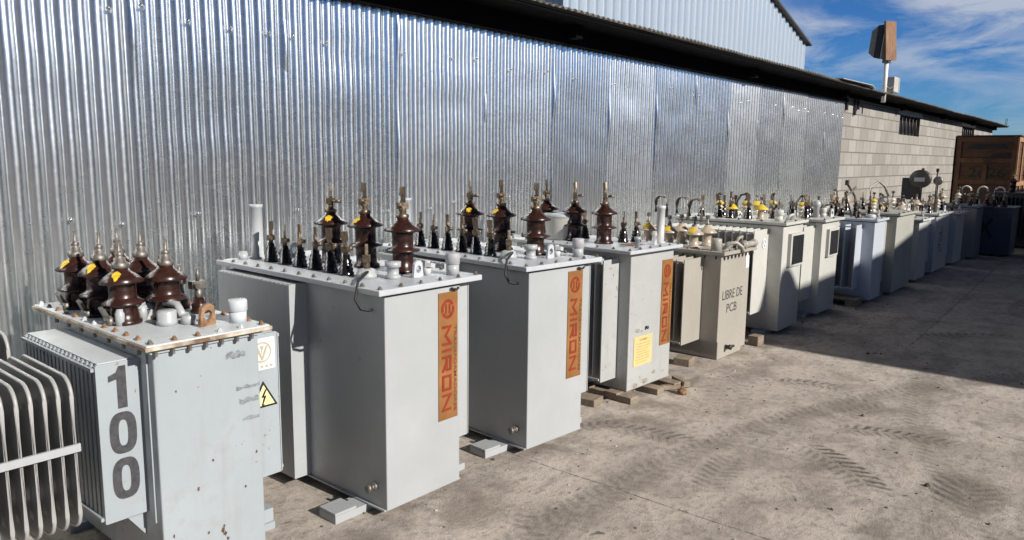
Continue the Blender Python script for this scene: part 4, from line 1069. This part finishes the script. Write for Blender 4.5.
q = MB(); q.tube([(-.12,-.06,.1),(-.30,-.07,.05),(-.53,-.06,.08)], .02, 8); q.build('conduit', M['dull_metal'], jb)
q = MB(); q.cyl((.02,-.03,-.05), .02, .07, 8); q.build('stem', M['dull_metal'], jb)

# ------------------------------------------------------------------ building across the yard (its shade falls on the row)
ob = empty('workshop', (30, -8, 0), 0, 'plain grey workshop across the yard whose shade falls on the far units', 'building')
prof = [(6.2,0),(60,0),(60,4.86),(13.2,4.84),(12.5,4.6),(10.8,4.49),(10.2,4.45),(9.4,4.34),(8.5,4.30),(7.08,4.27),(7.0,4.30),(6.9,4.40),(6.8,4.47),(6.72,4.49),(6.62,4.46),(6.52,4.24),(6.2,3.90)]
q = MB(); q.prism([(a-30,z) for a,z in prof], lambda u,v,d: (u, d, v), 3.0, -4.0); q.build('wall', M['bucket_grey'], ob)
for i in range(6):
    q = MB(); q.box(-20+8*i,-18.4+8*i,3.002,3.03,1.2,2.4); q.build('window', M['black_paint'], ob)

ob2 = empty('sky_blocker_yard', (-9, -13, 0), 0, 'added unseen long grey block across the yard, shutting out low sky light', 'building')  # unseen block added to cut low sky light and darken wall reflections
q = MB(); q.box(-14,14.9,-6,0,0,3.4); q.build('wall', M['grey_paint'], ob2)
q = MB(); q.box(-14.3,14.95,-6.2,.35,3.401,3.55); q.build('roof', M['dark_grey_paint'], ob2)
for i in range(5):
    q = MB(); q.box(-12+5.4*i,-8.6+5.4*i,.002,.05,0.002,2.8); q.build('door', M['dark_grey_paint'], ob2)
ob3 = empty('sky_blocker_left', (-7.2, 0, 0), 0, 'added unseen dark block at the near end, shutting sky light off left-facing sides', 'building')  # added out of view to keep sky light off the left-facing sides
q = MB(); q.box(-5,0,-5,4.2,0,4.6); q.build('wall', M['dark_grey_paint'], ob3)
q = MB(); q.box(-5.1,.3,-5.1,4.3,4.601,4.75); q.build('roof', M['black_beam'], ob3)
q = MB(); q.box(.002,.04,-2,1.2,.002,3.0); q.build('door', M['grey_paint'], ob3)

# ------------------------------------------------------------------ light and sky
EL, AZ = radians(28), radians(2.0)
d = Vector((sin(AZ)*cos(EL), -cos(AZ)*cos(EL), sin(EL)))
sun = bpy.data.lights.new('sun', 'SUN'); sun.energy = 5.0; sun.angle = radians(.53); sun.color = (1,.945,.87)
so = bpy.data.objects.new('sun', sun); COL.objects.link(so); so.rotation_euler = d.to_track_quat('Z','Y').to_euler(); so.location = (0,-10,20)

wd = bpy.data.worlds.new('World'); SC.world = wd; wd.use_nodes = True
nt = wd.node_tree; bg = nt.nodes['Background']
sky = nt.nodes.new('ShaderNodeTexSky'); sky.sky_type = 'NISHITA'; sky.sun_disc = False
sky.sun_elevation = EL; sky.sun_rotation = pi - AZ; sky.altitude = 900; sky.air_density = 1.0; sky.dust_density = .3; sky.ozone_density = 2.5
tcw = nt.nodes.new('ShaderNodeTexCoord')
mp = nt.nodes.new('ShaderNodeMapping'); mp.inputs['Scale'].default_value = (2.0, 4.0, 13.0); mp.inputs['Rotation'].default_value = (radians(14), 0, radians(20)); mp.inputs['Location'].default_value = (.3,.1,.35)
nt.links.new(tcw.outputs['Generated'], mp.inputs['Vector'])
c1 = noise(nt, mp.outputs[0], 1.5, 8, .62, .8); c2 = noise(nt, mp.outputs[0], .8, 3, .5, .3)
cl = math_(nt, 'MULTIPLY', ramp(nt, c1, .43, .60), ramp(nt, c2, .32, .46))
hs = nt.nodes.new('ShaderNodeHueSaturation'); hs.inputs['Saturation'].default_value = 1.15; hs.inputs['Value'].default_value = 1.0
nt.links.new(sky.outputs[0], hs.inputs['Color'])
tint = mix(nt, 1.0, hs.outputs[0], (.46,.87,1.42), 'MULTIPLY')
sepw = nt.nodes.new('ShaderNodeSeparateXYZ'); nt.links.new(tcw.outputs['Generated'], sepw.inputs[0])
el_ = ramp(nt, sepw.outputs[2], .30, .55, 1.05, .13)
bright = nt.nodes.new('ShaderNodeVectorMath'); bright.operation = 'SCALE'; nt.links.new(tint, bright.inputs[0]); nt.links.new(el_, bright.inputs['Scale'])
wx = ramp(nt, sepw.outputs[0], -.25, .45, .15, 1.0)
cl = math_(nt, 'MULTIPLY', math_(nt,'MULTIPLY',cl,wx), ramp(nt, sepw.outputs[2], .04, .20, .25, 1))
cl = math_(nt, 'MULTIPLY', cl, ramp(nt, sepw.outputs[2], .45, .65, 1, .15))
added_veil = math_(nt,'MULTIPLY', math_(nt,'MULTIPLY', ramp(nt, sepw.outputs[0], .45, .85), ramp(nt, sepw.outputs[2], .27, .36)), math_(nt,'MULTIPLY', ramp(nt, sepw.outputs[2], .50, .66, 1, 0), ramp(nt, c2, .25, .55, .4, 1)))  # bright haze added above the view to lighten the steel wall's reflections
cl = math_(nt, 'MAXIMUM', cl, math_(nt,'MULTIPLY',added_veil,.8))
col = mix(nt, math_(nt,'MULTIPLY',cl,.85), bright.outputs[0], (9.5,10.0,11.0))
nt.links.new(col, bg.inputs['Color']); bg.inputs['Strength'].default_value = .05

# ------------------------------------------------------------------ camera
yaw, pit, rol = radians(40.08), radians(8.54), radians(.69)
fw = Vector((cos(pit)*cos(yaw), cos(pit)*sin(yaw), -sin(pit)))
r_ = fw.cross(Vector((0,0,1))).normalized(); u_ = r_.cross(fw)
r2 = r_*cos(rol)+u_*sin(rol); u2 = -r_*sin(rol)+u_*cos(rol)
cam = bpy.data.cameras.new('camera'); cam.sensor_width = 36; cam.lens = 752/1024*36; cam.clip_end = 1000; cam.clip_start = .05
co = bpy.data.objects.new('camera', cam); COL.objects.link(co)
mt = Matrix((( r2.x,u2.x,-fw.x,0),(r2.y,u2.y,-fw.y,0),(r2.z,u2.z,-fw.z,1.5),(0,0,0,1)))
co.matrix_world = mt
SC.camera = co

vs_ = SC.view_settings
vs_.view_transform = 'Standard'; vs_.look = 'None'; vs_.gamma = 1; vs_.exposure = 0.3; vs_.use_curve_mapping = False
SC.cycles.use_denoising = True; SC.cycles.max_bounces = 8; SC.cycles.sample_clamp_indirect = 6
SC.cycles.blur_glossy = .5
